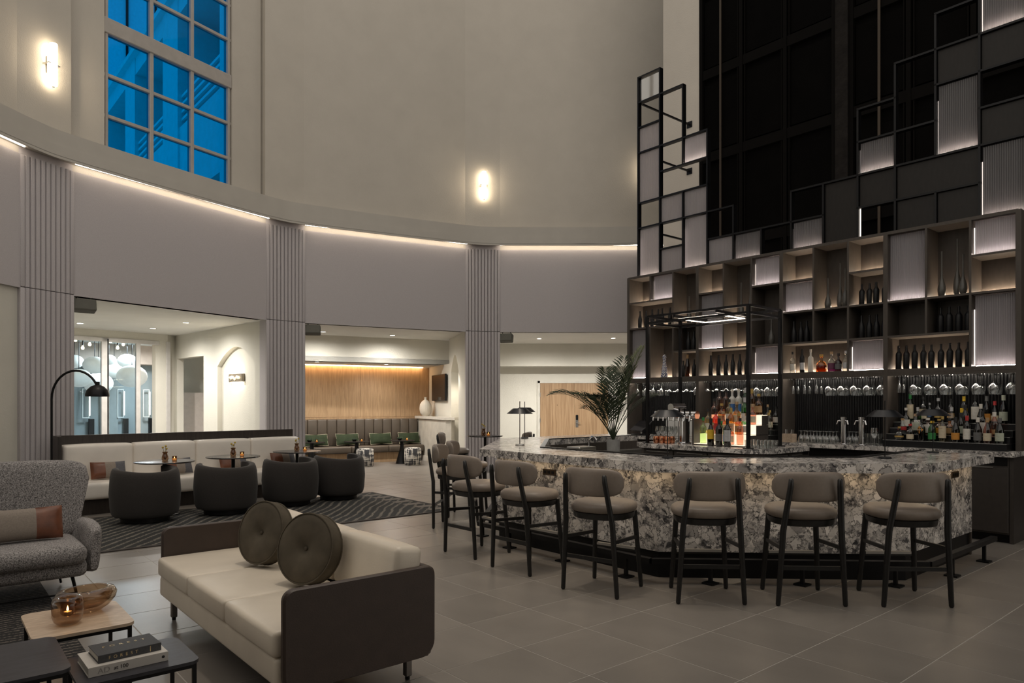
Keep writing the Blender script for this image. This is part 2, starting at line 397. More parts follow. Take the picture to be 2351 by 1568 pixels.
# ---------------- header panels and fluted pilasters
names = ['left', 'far_left', 'far_middle', 'far_right']
BAYS = [(RING[0], RING[1]), (RING[2], RING[3]), (RING[4], RING[5]), (RING[6], RING[7])]
PILS = [(RING[1], RING[2]), (RING[3], RING[4]), (RING[5], RING[6])]
PT = LB - .11                     # top of the felt panels
for n, b in zip(names, BAYS):
    w = struct(strip(b, HH, LB + .02, 0, -.28).obj('wall_' + n, m_stucco))
    strip(b, HH - .02, PT, .03, 0).obj('felt_panel', m_felt, w)
    strip(b, LB - .014, LB - .002, .085, .105).obj('cove_light', glow('cove_led', (1, .86, .70), 13.0), w)
struct(strip(RING[-2:], 0, LB, 0, -.2).obj('wall_right', m_stucco))
struct(strip(RING[:2], 0, HH, -.02, -.25).obj('wall_left_lower', m_white))
for k, (a, b) in enumerate(PILS):
    w = struct(strip((a, b), 0, LB + .02, .0, -.3).obj('wall_pilaster_%d' % (k + 1), m_felt))
    L_ = hypot(b[0] - a[0], b[1] - a[1]); o, ang, _ = frame_of(a, b)
    for z0, z1 in ((0, HH - .012), (HH + .0, PT)):
        for x0, x1, d in ((0, .065, .045), (L_ - .065, L_, .045)):
            MB().rbox(x0, x1, -d, 0, z0, z1, .012, 2).obj('edge_strip', m_felt, w, 40, o, ang)
        n = 9; sw = (L_ - .13) / n
        me = MB()
        prof = [(-sw/2+.004, 0), (-sw/2+.004, -.03), (-sw/2+.016, -.048), (0, -.053), (sw/2-.016, -.048), (sw/2-.004, -.03), (sw/2-.004, 0)]
        me = me.prism(prof, z0, z1).mesh('felt_slat', m_felt, 40)
        for i in range(n):
            x = .065 + sw * (i + .5); c, s_ = cos(ang), sin(ang)
            put('felt_slat', me, w, (o[0] + c * x, o[1] + s_ * x, 0), ang)
# ---------------- cove ledge
SM = chaikin(RING, 3)
led = struct(strip(SM, LB, LB + .16, .17, -.2).obj('trim_1', m_trim, smooth=30))
strip(SM, LB - .035, LB + .01, .17, .15).obj('cove_lip', m_trim, led, 30)
strip(SM, LB + .163, LB + .40, .15, -.2).obj('upper_fascia', m_trim, led, 30)
# ---------------- upper walls
UZ0, UZ1 = LB + .38, 12.6
struct(strip(RING[:3], UZ0, UZ1, -.03, -.25).obj('wall_upper_left', m_stucco))
struct(strip(RING[3:], UZ0, UZ1, -.03, -.25).obj('wall_upper_far', m_stucco))
A1, B1 = BAYS[1]; o1, ang1, L1 = frame_of(A1, B1)
WS0, WS1 = .575, 3.02
wu = struct(MB().box(0, WS0, .15, .4, UZ0, UZ1).obj('wall_upper_window_left', m_stucco, loc=o1, rz=ang1))
MB().rbox(0, WS0, .06, .15, 7.74, 8.02, .01, 1).obj('band_course', m_trim, wu, loc=o1, rz=ang1)
wu = struct(MB().box(WS1, L1, .15, .4, UZ0, UZ1).obj('wall_upper_window_right', m_stucco, loc=o1, rz=ang1))
MB().rbox(WS1, L1, .06, .15, 7.74, 8.02, .01, 1).obj('band_course', m_trim, wu, loc=o1, rz=ang1)
# ---------------- tall gridded window with blue glass
win = bpy.data.objects.new('window_1', None); COL.objects.link(win); win.location = o1; win.rotation_euler = (0, 0, ang1); struct(win)
m_wf = mat('window_paint', (.42, .39, .36), .55)
m_blue = glass('blue_tinted_glass', (.02, .56, .95), .25, 1.3)
cw = (WS1 - WS0 - .10) / 3; zr = [5.70, 6.36, 7.04, 7.72]; zr2 = [7.98, 8.66, 9.34, 10.02, 10.7]
for k in range(4):
    x = WS0 + .05 + k * cw; wd = .05 if k in (0, 3) else .065
    MB().rbox(x - wd / 2, x + wd / 2, .17, .29, UZ0, UZ1, .008, 1).obj('mullion', m_wf, win)
for z in zr[:-1] + zr2[1:]:
    MB().rbox(WS0, WS1, .18, .28, z - .03, z + .03, .008, 1).obj('glazing_bar', m_wf, win)
MB().rbox(WS0, WS1, .15, .30, 7.72, 7.98, .012, 1).obj('transom', m_wf, win)
pane = None
for k in range(3):
    for z0, z1 in list(zip(zr, zr[1:])) + list(zip(zr2, zr2[1:])):
        x = WS0 + .05 + k * cw
        MB().box(x, x + cw, .228, .234, z0, z1).obj('pane', m_blue, win)
# ---------------- building wing outside the window
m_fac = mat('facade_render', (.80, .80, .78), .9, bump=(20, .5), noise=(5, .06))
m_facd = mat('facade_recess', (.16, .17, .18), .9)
fo = (-5.75, 14.75); fd = (-.66, .75); fa = atan2(fd[1], fd[0])
wing = thing('hotel_wing', 'rendered building wing with open balconies outside the tall blue window', 'building', (*fo, 3.55), fa)
# local x away from the window, local y to the right-hand side of the camera view: recesses go to -y
for x0, x1 in ((0, 1.25), (4.4, 5.75), (8.75, 9.95), (13.0, 15)): MB().box(x0, x1, -2.0, 0, 0, 8.6).obj('pier', m_fac, wing)
for x0, x1 in ((1.25, 4.4), (5.75, 8.75), (9.95, 13.0)):
    MB().box(x0, x1, -1.5, -.05, 3.3, 5.2).obj('spandrel', m_fac, wing)
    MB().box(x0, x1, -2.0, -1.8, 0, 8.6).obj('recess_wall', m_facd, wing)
    MB().box(x0, x1, -1.8, -.02, 8.1, 8.6).obj('roof_slab', m_fac, wing)
    for k in range(4):
        MB().bar((x0, -.12, 5.42 + k * .2), (x1, -.12, 5.42 + k * .2), .05, .07).obj('rail_bar', mat('pale_rail', (.85, .85, .85), .6), wing)
MB().box(-.1, 15, -2.2, .15, 8.6, 8.75).obj('parapet', m_fac, wing)
gt = thing('exterior_tower', 'pale glazed tower rising behind the hotel wing', 'building', (-21, 33, 0), .3)
MB().box(-5, 5, 0, 3, 0, 22).obj('curtain_wall', mat('pale_glazing', (.75, .77, .8), .2), gt)
for k in range(9): MB().box(-5 + k * 1.25 - .05, -5 + k * 1.25 + .05, -.08, 0, 0, 22).obj('mullion', m_black, gt)

# ---------------- helper: wall with openings and arched niches
def holed_wall(name, p, q, z1, th, holes, m, side=1, z0=0.0):
    """front face on the line p->q, thickness to the left (side=1). hole: x0,x1,zb,zt,rise,depth (None = through)"""
    o, ang, L_ = frame_of(p, q); mb = MB(); x = 0.0
    for (x0, x1, zb, zt, rise, dep) in sorted(holes):
        mb.box(x, x0, 0, th, z0, z1); x = x1
        if zb > z0: mb.box(x0, x1, 0, th, z0, zb)
        n = 16 if rise else 1
        def top(t):
            if not rise: return zt
            k = 1 - abs(2 * t - 1); return zt + rise * (1 - (1 - k) ** 1.75)
        for i in range(n):
            a, b = x0 + (x1 - x0) * i / n, x0 + (x1 - x0) * (i + 1) / n
            za, zb_ = top(i / n), top((i + 1) / n)
            vs = [(a, y, z) for y in (0, th) for z in (za, z1)] + [(b, y, z) for y in (0, th) for z in (zb_, z1)]
            mb.add(vs, [(0, 1, 5, 4), (2, 6, 7, 3), (0, 4, 6, 2), (1, 3, 7, 5)])
        if dep is not None: mb.box(x0, x1, dep, th, zb, z1 - .01)
    mb.box(x, L_, 0, th, z0, z1)
    return struct(mb.obj(name, m, loc=o, rz=ang))
def downlight(x, y, z, power, lab, ang=172):
    t = thing('downlight', lab, 'ceiling light', (x, y, z), 0, 'recessed downlights')
    MB().lathe([(.085, 0), (.085, -.006), (.062, -.008), (.06, -.002)], 20).obj('trim_ring', mat('light_trim', (.75, .74, .7), .5), t, 40)
    MB().lathe([(.0, -.003), (.06, -.003)], 20).obj('lens', m_down, t)
    spot('downlight_beam', (x, y, z - .02), power, ang=ang, blend=1.0)
# ---------------- alcove 1: lounge recess with storefront, passage and sconce niche
bL, bR = (-11.2, 14.1), (-8.54, 17.30)
p1 = (-5.02, 14.22); q1 = (-8.50, 17.60)
o, ang, LQ = frame_of(q1, p1)
holed_wall('wall_alcove_lounge', q1, p1, HH, .16,
           [(.12, 1.75, 0, 2.72, 0, None), (2.52, 4.37, 0, 2.44, .40, .10)], m_white)
struct(strip([bL, bR, q1], 3.13, HH, 0, -.2).obj('wall_storefront_head', m_white))
struct(strip([lerp(bL, bR, .93), bR, q1], 0, 3.13, 0, -.2).obj('wall_storefront_side', m_white))
struct(strip([(-7.3, 10.8), bL], 0, HH, 0, -.2).obj('wall_alcove_end', m_white))
# passage seen through the opening
px0 = (q1[0] + .2, q1[1] + .3)
struct(strip([(-9.3, 18.3), (-6.2, 20.2)], 0, HH, 0, -.1).obj('wall_passage', m_white))
struct(MB().box(0, 2.0, 0, .1, 0, 1.88).obj('wall_passage_dado', mat('pale_panel', (.70, .63, .58), .6), loc=(-8.75, 18.2, 0), rz=atan2(1.9, 3.1)))
# storefront glazing
so, sang, SL = frame_of(bL, bR)
st = bpy.data.objects.new('window_2', None); COL.objects.link(st); st.location = so; st.rotation_euler = (0, 0, sang); struct(st)
m_alu = mat('white_aluminium', (.60, .58, .56), .4, .2)
m_pglass = glass('storefront_glass', (.80, .88, .93), .55, 1.4)
def sx(px, off=0.0):        # where the sight line of a photo column crosses the storefront
    r = px_ray(px); dx, dy = cos(sang), sin(sang); return (r * so[1] - so[0]) / (dx - r * dy)
bars = [(sx(150), .10), (sx(241), .16), (sx(317), .10), (sx(386), .10)]
for x, w in bars: MB().rbox(x - w / 2, x + w / 2, -.03, .06, 0, 3.13, .008, 1).obj('mullion', m_alu, st)
MB().box(bars[1][0] + .04, bars[1][0] + .07, -.032, -.03, 0, 3.1).obj('door_gap', m_black, st)
MB().rbox(0, SL * .95, -.03, .06, 3.03, 3.13, .008, 1).obj('head_rail', m_alu, st)
MB().rbox(0, bars[2][0], -.03, .06, 0, .22, .008, 1).obj('bottom_rail', m_alu, st)
for (xa, _), (xb, _) in list(zip(bars, bars[1:]))[:2]: MB().box(xa, xb, .008, .016, .2, 3.05).obj('pane', m_pglass, st)
MB().box(0, bars[0][0], .008, .016, .2, 3.05).obj('pane', m_pglass, st)
dr = bpy.data.objects.new('door_1', None); COL.objects.link(dr); struct(dr)
hp = (so[0] + cos(sang) * bars[3][0], so[1] + sin(sang) * bars[3][0])
dr.location = (*hp, 0); dr.rotation_euler = (0, 0, radians(118))
for x0, x1, z0, z1 in ((0, .09, 0, 3.0), (.95, 1.1, 0, 3.0), (.09, .95, 2.9, 3.0), (.09, .95, 0, .2)):
    MB().rbox(x0, x1, -.02, .03, z0, z1, .005, 1).obj('door_stile', m_alu, dr)
MB().box(.09, .95, .0, .008, .2, 2.9).obj('pane', m_pglass, dr)
MB().tube([(.9, -.05, 1.0), (.9, -.05, 1.2)], .012).obj('door_handle', m_black, dr)
# patio beyond
m_slate = mat('patio_wall', (.25, .28, .28), .8, noise=(3, .15), stretch=(1, 1, .2))
pa = struct(MB().box(-3, 9, 4.6, 4.8, 0, 3.3).obj('wall_patio', m_slate, loc=so, rz=sang))
for k in range(5): MB().box(-1 + k * 1.75, -.55 + k * 1.75, 4.45, 4.6, 0, 2.75).obj('wall_fin', mat('patio_fin', (.27, .29, .28), .7), pa)
MB().box(-3, 9, 3.9, 4.6, 2.75, 3.3).obj('patio_beam', mat('patio_beam', (.42, .33, .27), .7), pa)
struct(MB().box(8.2, 8.4, .3, 4.6, 0, 3.3).obj('wall_patio_end', m_slate, loc=so, rz=sang))
def s_world(x, y, z): c, s_ = cos(sang), sin(sang); return (so[0] + c * x - s_ * y, so[1] + s_ * x + c * y, z)
def at_depth(px, y):        # x in the storefront frame where a photo column's sight line meets depth y behind it
    r = px_ray(px); c, s_ = cos(sang), sin(sang); ox, oy = so[0] - s_ * y, so[1] + c * y
    return (r * oy - ox) / (c - r * s_)
m_lan = mat('lantern_shell', (.80, .80, .76), .6, emit=((1, .95, .85), .22))
for k, (px, py, d, rr) in enumerate(((171, 830, 3.0, .22), (181, 868, 1.3, .28), (217, 838, 2.0, .27), (250, 826, 2.3, .17), (262, 846, 3.6, .33),
                                     (292, 829, 2.6, .24), (226, 880, 3.1, .36), (303, 864, 1.5, .36))):
    x = at_depth(px, d); p = s_world(x, d, 0); z = 1.6 + (YH - py) / F_PX * p[1]
    l = thing('pebble_lantern', ['large', 'small'][rr < .26] + ' round white pebble lantern hanging in the patio beyond the glass wall', 'lantern',
              (p[0], p[1], z), 0, 'pebble lanterns in the patio ' + ('large' if rr >= .26 else 'small'))
    MB().lathe([(rr * sin(pi * t / 10) * 1.02 + 1e-6, rr * .80 * -cos(pi * t / 10)) for t in range(11)], 18).obj('shade', m_lan, l, 60)
    MB().tube([(0, 0, rr * .78), (0, 0, HH - z)], .008, 5).obj('cord', m_black, l)
wire = [s_world(at_depth(px, .9), .9, 0) for px in (168, 240, 330)]
t = thing('string_lights', 'black cable of bare glowing bulbs strung across the patio', 'string lights', (0, 0, 0))
MB().tube([(p[0], p[1], z) for p, z in zip(wire, (3.12, 3.17, 3.20))], .01, 5).obj('cable', m_black, t)
for px, py in ((173, 780), (190, 798), (206, 790), (254, 783), (270, 798), (283, 790), (324, 783)):
    x = at_depth(px, .9); p = s_world(x, .9, 0); z = 1.6 + (YH - py) / F_PX * p[1]
    MB().tube([(p[0], p[1], 3.17), (p[0], p[1], z + .05)], .016, 6).obj('socket', m_black, t)
    MB().lathe([(.012, .05), (.02, .03), (.035, 0), (.03, -.035), (.0, -.05)], 10, (p[0], p[1], z)).obj('bulb', glow('bulb_glow', (1, .68, .34), 14), t, 60)
for k, px in enumerate((203, 283, 342)):
    x = at_depth(px, 4.3); t = thing('wall_sconce', 'slim vertical lit sconce on the dark patio wall', 'wall light', s_world(x, 4.40, 1.55), sang, 'patio wall sconces')
    for x0, x1, z0, z1 in ((-.12, -.10, -.35, .45), (.04, .06, -.35, .45), (-.12, .06, -.37, -.35), (-.12, .06, .45, .47)): MB().box(x0, x1, .0, .05, z0, z1).obj('frame_bar', mat('sconce_white', (.7, .7, .66), .5), t)
    MB().tube([(.07, .0, -.3), (.07, .0, .4)], .015, 8).obj('tube', glow('sconce_glow', (1, .93, .76), 5), t)
    MB().box(.07, .2, .03, .12, -1.15, -.4).obj('planter', m_black, t)
area('patio_light', s_world(4.5, 2.3, 3.15), 1.2, 210, (.86, .95, 1.0))
# alcove 1 ceiling lights and niche sconce
for px, py in ((184, 742), (351, 753.5), (427, 740.5)):
    y = (HH - 1.6) * F_PX / (YH - py); downlight(px_ray(px) * y, y, HH, 235, 'round recessed downlight in the ceiling above the white lounge bench')
def along(o, ang, x, y, z): return (o[0] + cos(ang) * x - sin(ang) * y, o[1] + sin(ang) * x + cos(ang) * y, z)
def crystal_sconce(name, lab, o, ang, x, y, z, p):
    t = thing(name, lab, 'wall light', along(o, ang, x, y, z), ang)
    MB().rbox(-.33, .33, -.07, 0, -.09, .09, .01, 1).obj('bracket', mat('sconce_bronze', (.32, .27, .21), .4, .5), t)
    mb = MB()
    for k in range(22):
        a = -.24 + .48 * k / 21; rr = .018 + .012 * random.random()
        mb.lathe([(0, -rr), (rr, 0), (0, rr)], 6, (a, -.085, random.uniform(-.04, .04) * (1 - abs(a) * 2.4)))
    mb.obj('crystal_row', mat('crystal', (.9, .82, .66), .15, emit=((1, .82, .5), .9)), t)
    for zz, sg in ((.10, 1), (-.10, -1)):
        MB().box(-.28, .28, -.055, -.015, zz - .004, zz + .004).obj('light_slot', glow('sconce_slot', (1, .84, .6), 26), t)
crystal_sconce('crystal_sconce', 'bronze sconce with a row of crystals in the arched niche behind the lounge bench', o, ang, 3.36, .10, 2.16, 14)

# ---------------- alcove 2: timber panelled bench recess
F0, F1 = (-5.75, 16.85), (-1.55, 19.05)
K0, K1 = (-6.45, 18.18), (-2.10, 20.64)
r1, r2 = (-1.10, 16.45), (-1.66, 18.45)
fas = struct(strip([F0, F1], 2.65, HH, 0, -.25).obj('wall_soffit_bench', m_white))
struct(MB().prism([F0, F1, (-1.0, 21.2), (-6.9, 18.3)], 2.65, 2.78).obj('ceiling_bench', cm))
ko, kang, KL = frame_of(K0, K1)
m_oak = wood('oak_veneer', (.34, .21, .11), (.52, .35, .20), (6, 6, .35), .45, 5, .10)
wb = struct(MB().box(0, KL, .02, .25, 0, 2.65).obj('wall_bench', m_white, loc=ko, rz=kang))
def kx(px): r = px_ray(px); dx, dy = cos(kang), sin(kang); return (r * ko[1] - ko[0]) / (dx - r * dy)
ks = [0, kx(827), kx(909), kx(985)]
for a, b in zip(ks, ks[1:]):
    MB().rbox(a + .003, b - .003, 0, .02, 1.22, 2.62, .002, 1).obj('oak_panel', m_oak, wb, loc=(0, 0, 0))
MB().rbox(0, ks[3], -.01, .02, 1.16, 1.215, .002, 1).obj('oak_rail', m_oak, wb)
MB().box(0, kx(968), -.10, -.06, 2.625, 2.645).obj('slot_light', glow('warm_slot', (1, .62, .32), 16), wb)
# side wall with the screen, reveal with a slim arched niche, low wall
struct(strip([(-2.43, 20.45), (-1.66, 18.45)], 0, 2.65, 0, -.1).obj('wall_screen', m_white))
holed_wall('wall_reveal', r2, r1, HH, .3, [(.28, 1.25, 0, 2.42, .42, .22)], m_white)
lw = struct(strip([(-2.75, 20.2), (-1.70, 18.05), (-1.55, 17.95)], 0, 1.17, .02, -.12).obj('wall_low', mat('limewash', (.50, .47, .41), .85, noise=(4, .12), bump=(30, .2))))
strip([(-2.77, 20.2), (-1.70, 18.02), (-1.45, 17.9)], 1.17, 1.24, .05, -.16).obj('cap', mat('cap_paint', (.60, .57, .51), .6), lw)
strip([(-2.75, 20.2), (-1.70, 18.05), (-1.55, 17.95)], 0, .14, .045, .02).obj('skirting', mat('skirting_paint', (.62, .59, .53), .6), lw)
for px, py, z in ((742, 761.5, HH), (901, 769.5, HH), (728, 830.5, 2.65), (887, 836.5, 2.65)):
    y = (z - 1.6) * F_PX / (YH - py)
    downlight(px_ray(px) * y, y, z, 205 if z > 3 else 75, 'round recessed downlight over the olive bench alcove')
spot('niche_light', (-1.45, 17.45, 2.4), 40, SOFT, 150)

# ---------------- alcove 3: lobby doors
D0, D1 = (-1.6, 20.45), (5.5, 20.45)
struct(MB().box(-1.66, 7.0, 19.9, 20.15, 2.66, HH).obj('wall_soffit_door', m_white))
struct(MB().box(-1.66, 7.0, 20.1, 20.6, 2.66, 2.8).obj('ceiling_door', cm))
dw = struct(MB().box(-1.66, 7.0, 20.45, 20.7, 0, 2.66).obj('wall_door', m_white))
m_wal = wood('walnut_veneer', (.24, .145, .075), (.42, .285, .165), (3.4, 3.4, .12), .42, 6)
d = bpy.data.objects.new('door_2', None); COL.objects.link(d); d.location = (.82, 20.43, 0); struct(d)
m_df = mat('door_frame_paint', (.58, .56, .50), .5)
for x0, x1, z0, z1 in ((-.07, 0, 0, 2.26), (2.0, 2.07, 0, 2.26), (-.07, 2.07, 2.19, 2.26)):
    MB().rbox(x0, x1, -.03, .02, z0, z1, .004, 1).obj('door_frame', m_df, d)
for x0 in (.004, 1.0):
    lf = MB().rbox(x0, x0 + .992, -.022, .02, .01, 2.186, .003, 1).obj('door_leaf', m_wal, d)
    if x0 > .5:
        MB().rbox(x0 + .04, x0 + .12, -.032, -.022, .90, 1.16, .004, 1).obj('lock_plate', m_steel, lf)
        MB().rbox(x0 + .045, x0 + .115, -.045, -.032, 1.12, 1.26, .008, 1).obj('card_reader', m_black, lf)
        MB().tube([(x0 + .08, -.03, 1.03), (x0 + .08, -.075, 1.03), (x0 + .17, -.08, 1.03)], .011, 8).obj('lever', m_steel, lf)
    else:
        MB().lathe([(.012, 0), (.012, .004), (0, .005)], 10).tf(Matrix.Translation((x0 + .5, -.023, 1.55)) @ Matrix.Rotation(pi / 2, 4, 'X')).obj('peephole', m_bronze, lf)
        for z in (.4, 1.1, 1.85): MB().box(x0 - .012, x0 + .012, -.03, -.022, z - .06, z + .06).obj('hinge', m_steel, lf)
for px, py in ((1238, 777), (1408, 776)):
    y = (HH - 1.6) * F_PX / (YH - py); downlight(px_ray(px) * y, y, HH, 500, 'round recessed downlight near the walnut double doors')

# ---------------- lift tower behind the back bar
TVF = 11.5
m_tw = mat('tower_black', (.0025, .0022, .002), .6, 0, .02, noise=(3, .2))
m_tw2 = mat('tower_black_satin', (.0045, .004, .0037), .6, 0, .03)
tw = bpy.data.objects.new('wall_tower', None); COL.objects.link(tw); tw.rotation_euler = (0, 0, TH); struct(tw)
MB().box(TVF + .05, 15.5, -3, 8.83, 0, 13).obj('core', m_tw, tw)
MB().box(TVF - .02, TVF + .05, 7.957, 8.83, 0, 13).obj('white_pier', m_stucco, tw)
for u0, u1 in ((5.36, 7.93), (2.50, 5.08), (-.4, 2.45)):
    n = 3; w = (u1 - u0) / n
    for k in range(n + 1):
        MB().box(TVF - .03, TVF + .05, u0 + k * w - .035, u0 + k * w + .035, 3, 13).obj('stile', m_tw2, tw)
        if 0 < k < n:
            for e in (-.07, .07): MB().box(TVF - .01, TVF + .05, u0 + k * w + e - .01, u0 + k * w + e + .01, 3, 13).obj('groove_bead', m_tw2, tw)
    for z in (4.6, 6.3, 7.9, 9.5):
        MB().box(TVF - .02, TVF + .05, u0, u1, z - .09, z + .09).obj('rail', m_tw2, tw)
        for k in range(n): MB().box(TVF + .02, TVF + .05, u0 + k * w + .06, u0 + (k + 1) * w - .06, z + .13, z + 1.4).obj('lift_panel', m_tw, tw)
    MB().box(TVF - .045, TVF - .03, u1 - .46, u1 - .42, 3, 13).obj('brass_strip', mat('aged_brass', (.05, .036, .024), .5, .4), tw)
for u0 in (5.12, 2.47): MB().box(TVF - .06, TVF + .05, u0, u0 + .2, 3, 13).obj('stone_pier', mat('rough_stone', (.013, .0115, .0105), .85, 0, .1, bump=(18, 1.0), noise=(8, .3)), tw)
# ---------------- tubular sconces on the upper walls
def tube_sconce(lab, p, ang, z):
    t = thing('tube_sconce', lab, 'wall light', (p[0], p[1], z), ang)
    MB().rbox(-.045, .045, -.02, 0, -.13, .13, .006, 1).obj('backplate', m_steel, t)
    MB().box(-.09, .09, -.125, 0, -.008, .008).obj('bracket', m_steel, t)
    MB().lathe([(0, -.32), (.05, -.315), (.055, -.30), (.055, .30), (.05, .315), (0, .32)], 16, (0, -.10, 0)).obj('glass_tube', glow('tube_glow', (1, .82, .58), 12), t, 40)
    MB().lathe([(0, -.345), (.018, -.34), (.018, -.318)], 10, (0, -.10, 0)).obj('finial', m_steel, t)
def on_ring(px, a, b, d=-.03):
    a, b = offs([a, b], d); r = px_ray(px); t = (r * a[1] - a[0]) / ((b[0] - a[0]) - r * (b[1] - a[1])); return lerp(a, b, t), atan2(b[1] - a[1], b[0] - a[0])
p, a = on_ring(112, RING[1], RING[2]); tube_sconce('glowing tube sconce beside the tall blue window', p, a, 1.6 + (YH - 151) / F_PX * p[1])
p, a = on_ring(1110, RING[5], RING[6]); tube_sconce('glowing tube sconce high on the plain wall above the cove ledge', p, a, 1.6 + (YH - 428) / F_PX * p[1])
p, a = on_ring(1490, RING[6], RING[7]); tube_sconce('glowing tube sconce behind the metal lattice beside the lift tower', p, a, 1.6 + (YH - 395) / F_PX * p[1])
# ================================================================== THE BAR (bar frame: x = v, y = u)
def lob(mb, name, m, parent=None, smooth=None):      # mesh given directly in the bar frame
    o = mb.obj(name, m, parent, smooth)
    if not parent: o.rotation_euler = (0, 0, TH)
    return o
# ---- plan outlines (v, u), from the near right end round to the far end
def bar_path(d):
    """outer line of the bar counter, d = overhang"""
    k = d * math.tan(pi / 8)
    return [(8.50, 2.50 - d), (6.78 - k, 2.50 - d), (5.15 - d, 4.02 - k), (5.15 - d, 6.36 + k), (6.78 - k, 8.00 + d), (9.0, 8.00 + d)]
def band(mb, d0, d1, z0, z1):
    a, b = bar_path(d0), bar_path(d1); n = len(a)
    for i in range(n - 1): mb.prism([a[i], a[i + 1], b[i + 1], b[i]], z0, z1)
    return mb
bar = bpy.data.objects.new('bar_counter', None); COL.objects.link(bar); bar.rotation_euler = (0, 0, TH)
tag(bar, 'faceted bar clad in black and white breccia marble with thick stone top', 'bar counter')
a_, b_ = bar_path(0), bar_path(-.05)
for i in range(5):
    MB().prism([a_[i], a_[i + 1], b_[i + 1], b_[i]], .24, 1.0).obj('marble_face', m_marble, bar)
MB().prism([a_[0], b_[0], (8.50, 3.03), (8.46, 3.03), (8.46, 2.5)], .0, 1.0).obj('end_panel', m_taupe, bar)
band(MB(), -.02, -.08, 0, .24).obj('plinth', m_black, bar)
a_, b_ = bar_path(.20), bar_path(-.55)
for i in range(5): MB().prism([a_[i], a_[i + 1], b_[i + 1], b_[i]], .985, 1.07).obj('stone_top', m_marble, bar)
band(MB(), -.49, -.55, 1.07, 1.082).obj('rubber_bar_mat', m_black, bar)
band(MB(), -.55, -.73, .80, .86).obj('speed_rail', m_steel, bar)
band(MB(), -.53, -.57, .12, .99).obj('inner_face', m_taupe, bar)
band(MB(), .115, .09, .981, .9848).obj('counter_light', glow('counter_led', (1, .74, .46), 5.0), bar)
# footrail: flat bar on posts with base plates
fr = bar_path(.20)
for i in range(5):
    A, B = fr[i], fr[i + 1]; L_ = hypot(B[0] - A[0], B[1] - A[1])
    MB().bar((*A, .20), (*B, .20), .06, .045).obj('foot_rail', m_black, bar)
    n = max(2, round(L_ / .8))
    for k in range(n):
        p = lerp(A, B, (k + .35) / n)
        MB().bar((*p, .012), (*p, .18), .03).obj('rail_post', m_black, bar)
        MB().cbox((*p, .008), (.11, .11, .014)).obj('rail_foot', m_black, bar)
# power outlets in the marble face
def outlet(seg, t, z=.86):
    A, B = bar_path(0)[seg], bar_path(0)[seg + 1]; p = lerp(A, B, t); a = atan2(B[1] - A[1], B[0] - A[0])
    pl = MB().rbox(-.10, .10, -.008, .008, -.032, .032, .003, 1).obj('outlet_plate', m_bronze, bar, loc=(p[0], p[1], z), rz=a)
    for x in (-.06, 0, .06): MB().box(x - .02, x + .02, -.011, .011, -.016, .016).obj('socket', m_black, pl)
outlet(2, .62); outlet(1, .30, .83); outlet(0, .30, .88)

# ---- back bar: lower cabinets, stone worktop, shelving
V0, U0, CW, RH, ZB, DEP = 9.70, 8.235, .4875, .455, 2.02, .39
UE = U0 - 12 * CW
bb = bpy.data.objects.new('back_bar', None); COL.objects.link(bb); bb.rotation_euler = (0, 0, TH)
tag(bb, 'tall taupe back bar with lit niches, ribbed glass panels and dark cabinets below', 'back bar')
m_cab = mat('dark_cabinet', (.048, .041, .037), .45, noise=(20, .1))
MB().box(9.50, 10.1, UE, 8.15, 0, .10).obj('toe_kick', m_black, bb)
MB().box(9.44, 10.1, UE - .02, UE + .02, .0, .99).obj('end_panel', m_cab, bb)
k = 0
for u0, u1, kind in ((UE + .02, 2.95, 'door'), (2.95, 3.85, 'open'), (3.85, 4.75, 'fridge'), (4.75, 5.3, 'door'), (5.3, 6.1, 'door'), (6.1, 6.9, 'fridge'), (6.9, 7.5, 'door'), (7.5, 8.15, 'door')):
    c = MB().box(9.44, 10.05, u0 + .004, u1 - .004, .10, .99).obj('cabinet_body', m_cab, bb)
    if kind == 'door':
        MB().rbox(9.42, 9.44, u0 + .008, u1 - .008, .12, .86, .003, 1).obj('cabinet_door', m_cab, c)
        MB().box(9.41, 9.425, (u0 + u1) / 2 - .12, (u0 + u1) / 2 + .12, .855, .87).obj('pull', m_steel, c)
        MB().box(9.432, 9.442, u0 + .02, u1 - .02, .885, .975).obj('open_slot', m_black, c)
    else:
        MB().rbox(9.42, 9.44, u0 + .008, u1 - .008, .12, .80, .003, 1).obj('fridge_door', m_steel if kind == 'fridge' else m_black, c)
        MB().bar((9.40, u0 + .05, .78), (9.40, u1 - .05, .78), .02).obj('pull', m_chrome, c)
        MB().box(9.425, 9.44, u0 + .01, u1 - .01, .82, .97).obj('vent_grille', m_black, c)
MB().box(9.36, 10.09, UE - .04, 8.20, .99, 1.045).obj('worktop', m_marble, bb)
m_rib = mat('black_ribbed_tile', (.010, .010, .011), .28, .2, stretch=(1, 1, .2))
for b in range(4):
    u1, u0 = U0 - b * 3 * CW - .02, U0 - (b + 1) * 3 * CW + .02; mb = MB(); n = 40
    mb.grid(lambda a, c: (10.06 - .012 * abs(sin(a * pi * n)), u0 + (u1 - u0) * a, 1.045 + c * .93), n * 4, 1)
    mb.obj('ribbed_backsplash', m_rib, bb, 60)
    MB().box(9.745, 9.765, u0 + .05, u1 - .05, 1.980, 1.990).obj('undershelf_light', glow('undershelf_led', (1, .90, .78), 30), bb)
    MB().box(9.702, 9.715, u0, u1, 1.958, 1.995).obj('light_lip', m_taupe, bb)
MB().box(10.075, 10.11, UE, U0, 1.045, ZB + 4 * RH).obj('back_panel', m_taupe, bb)
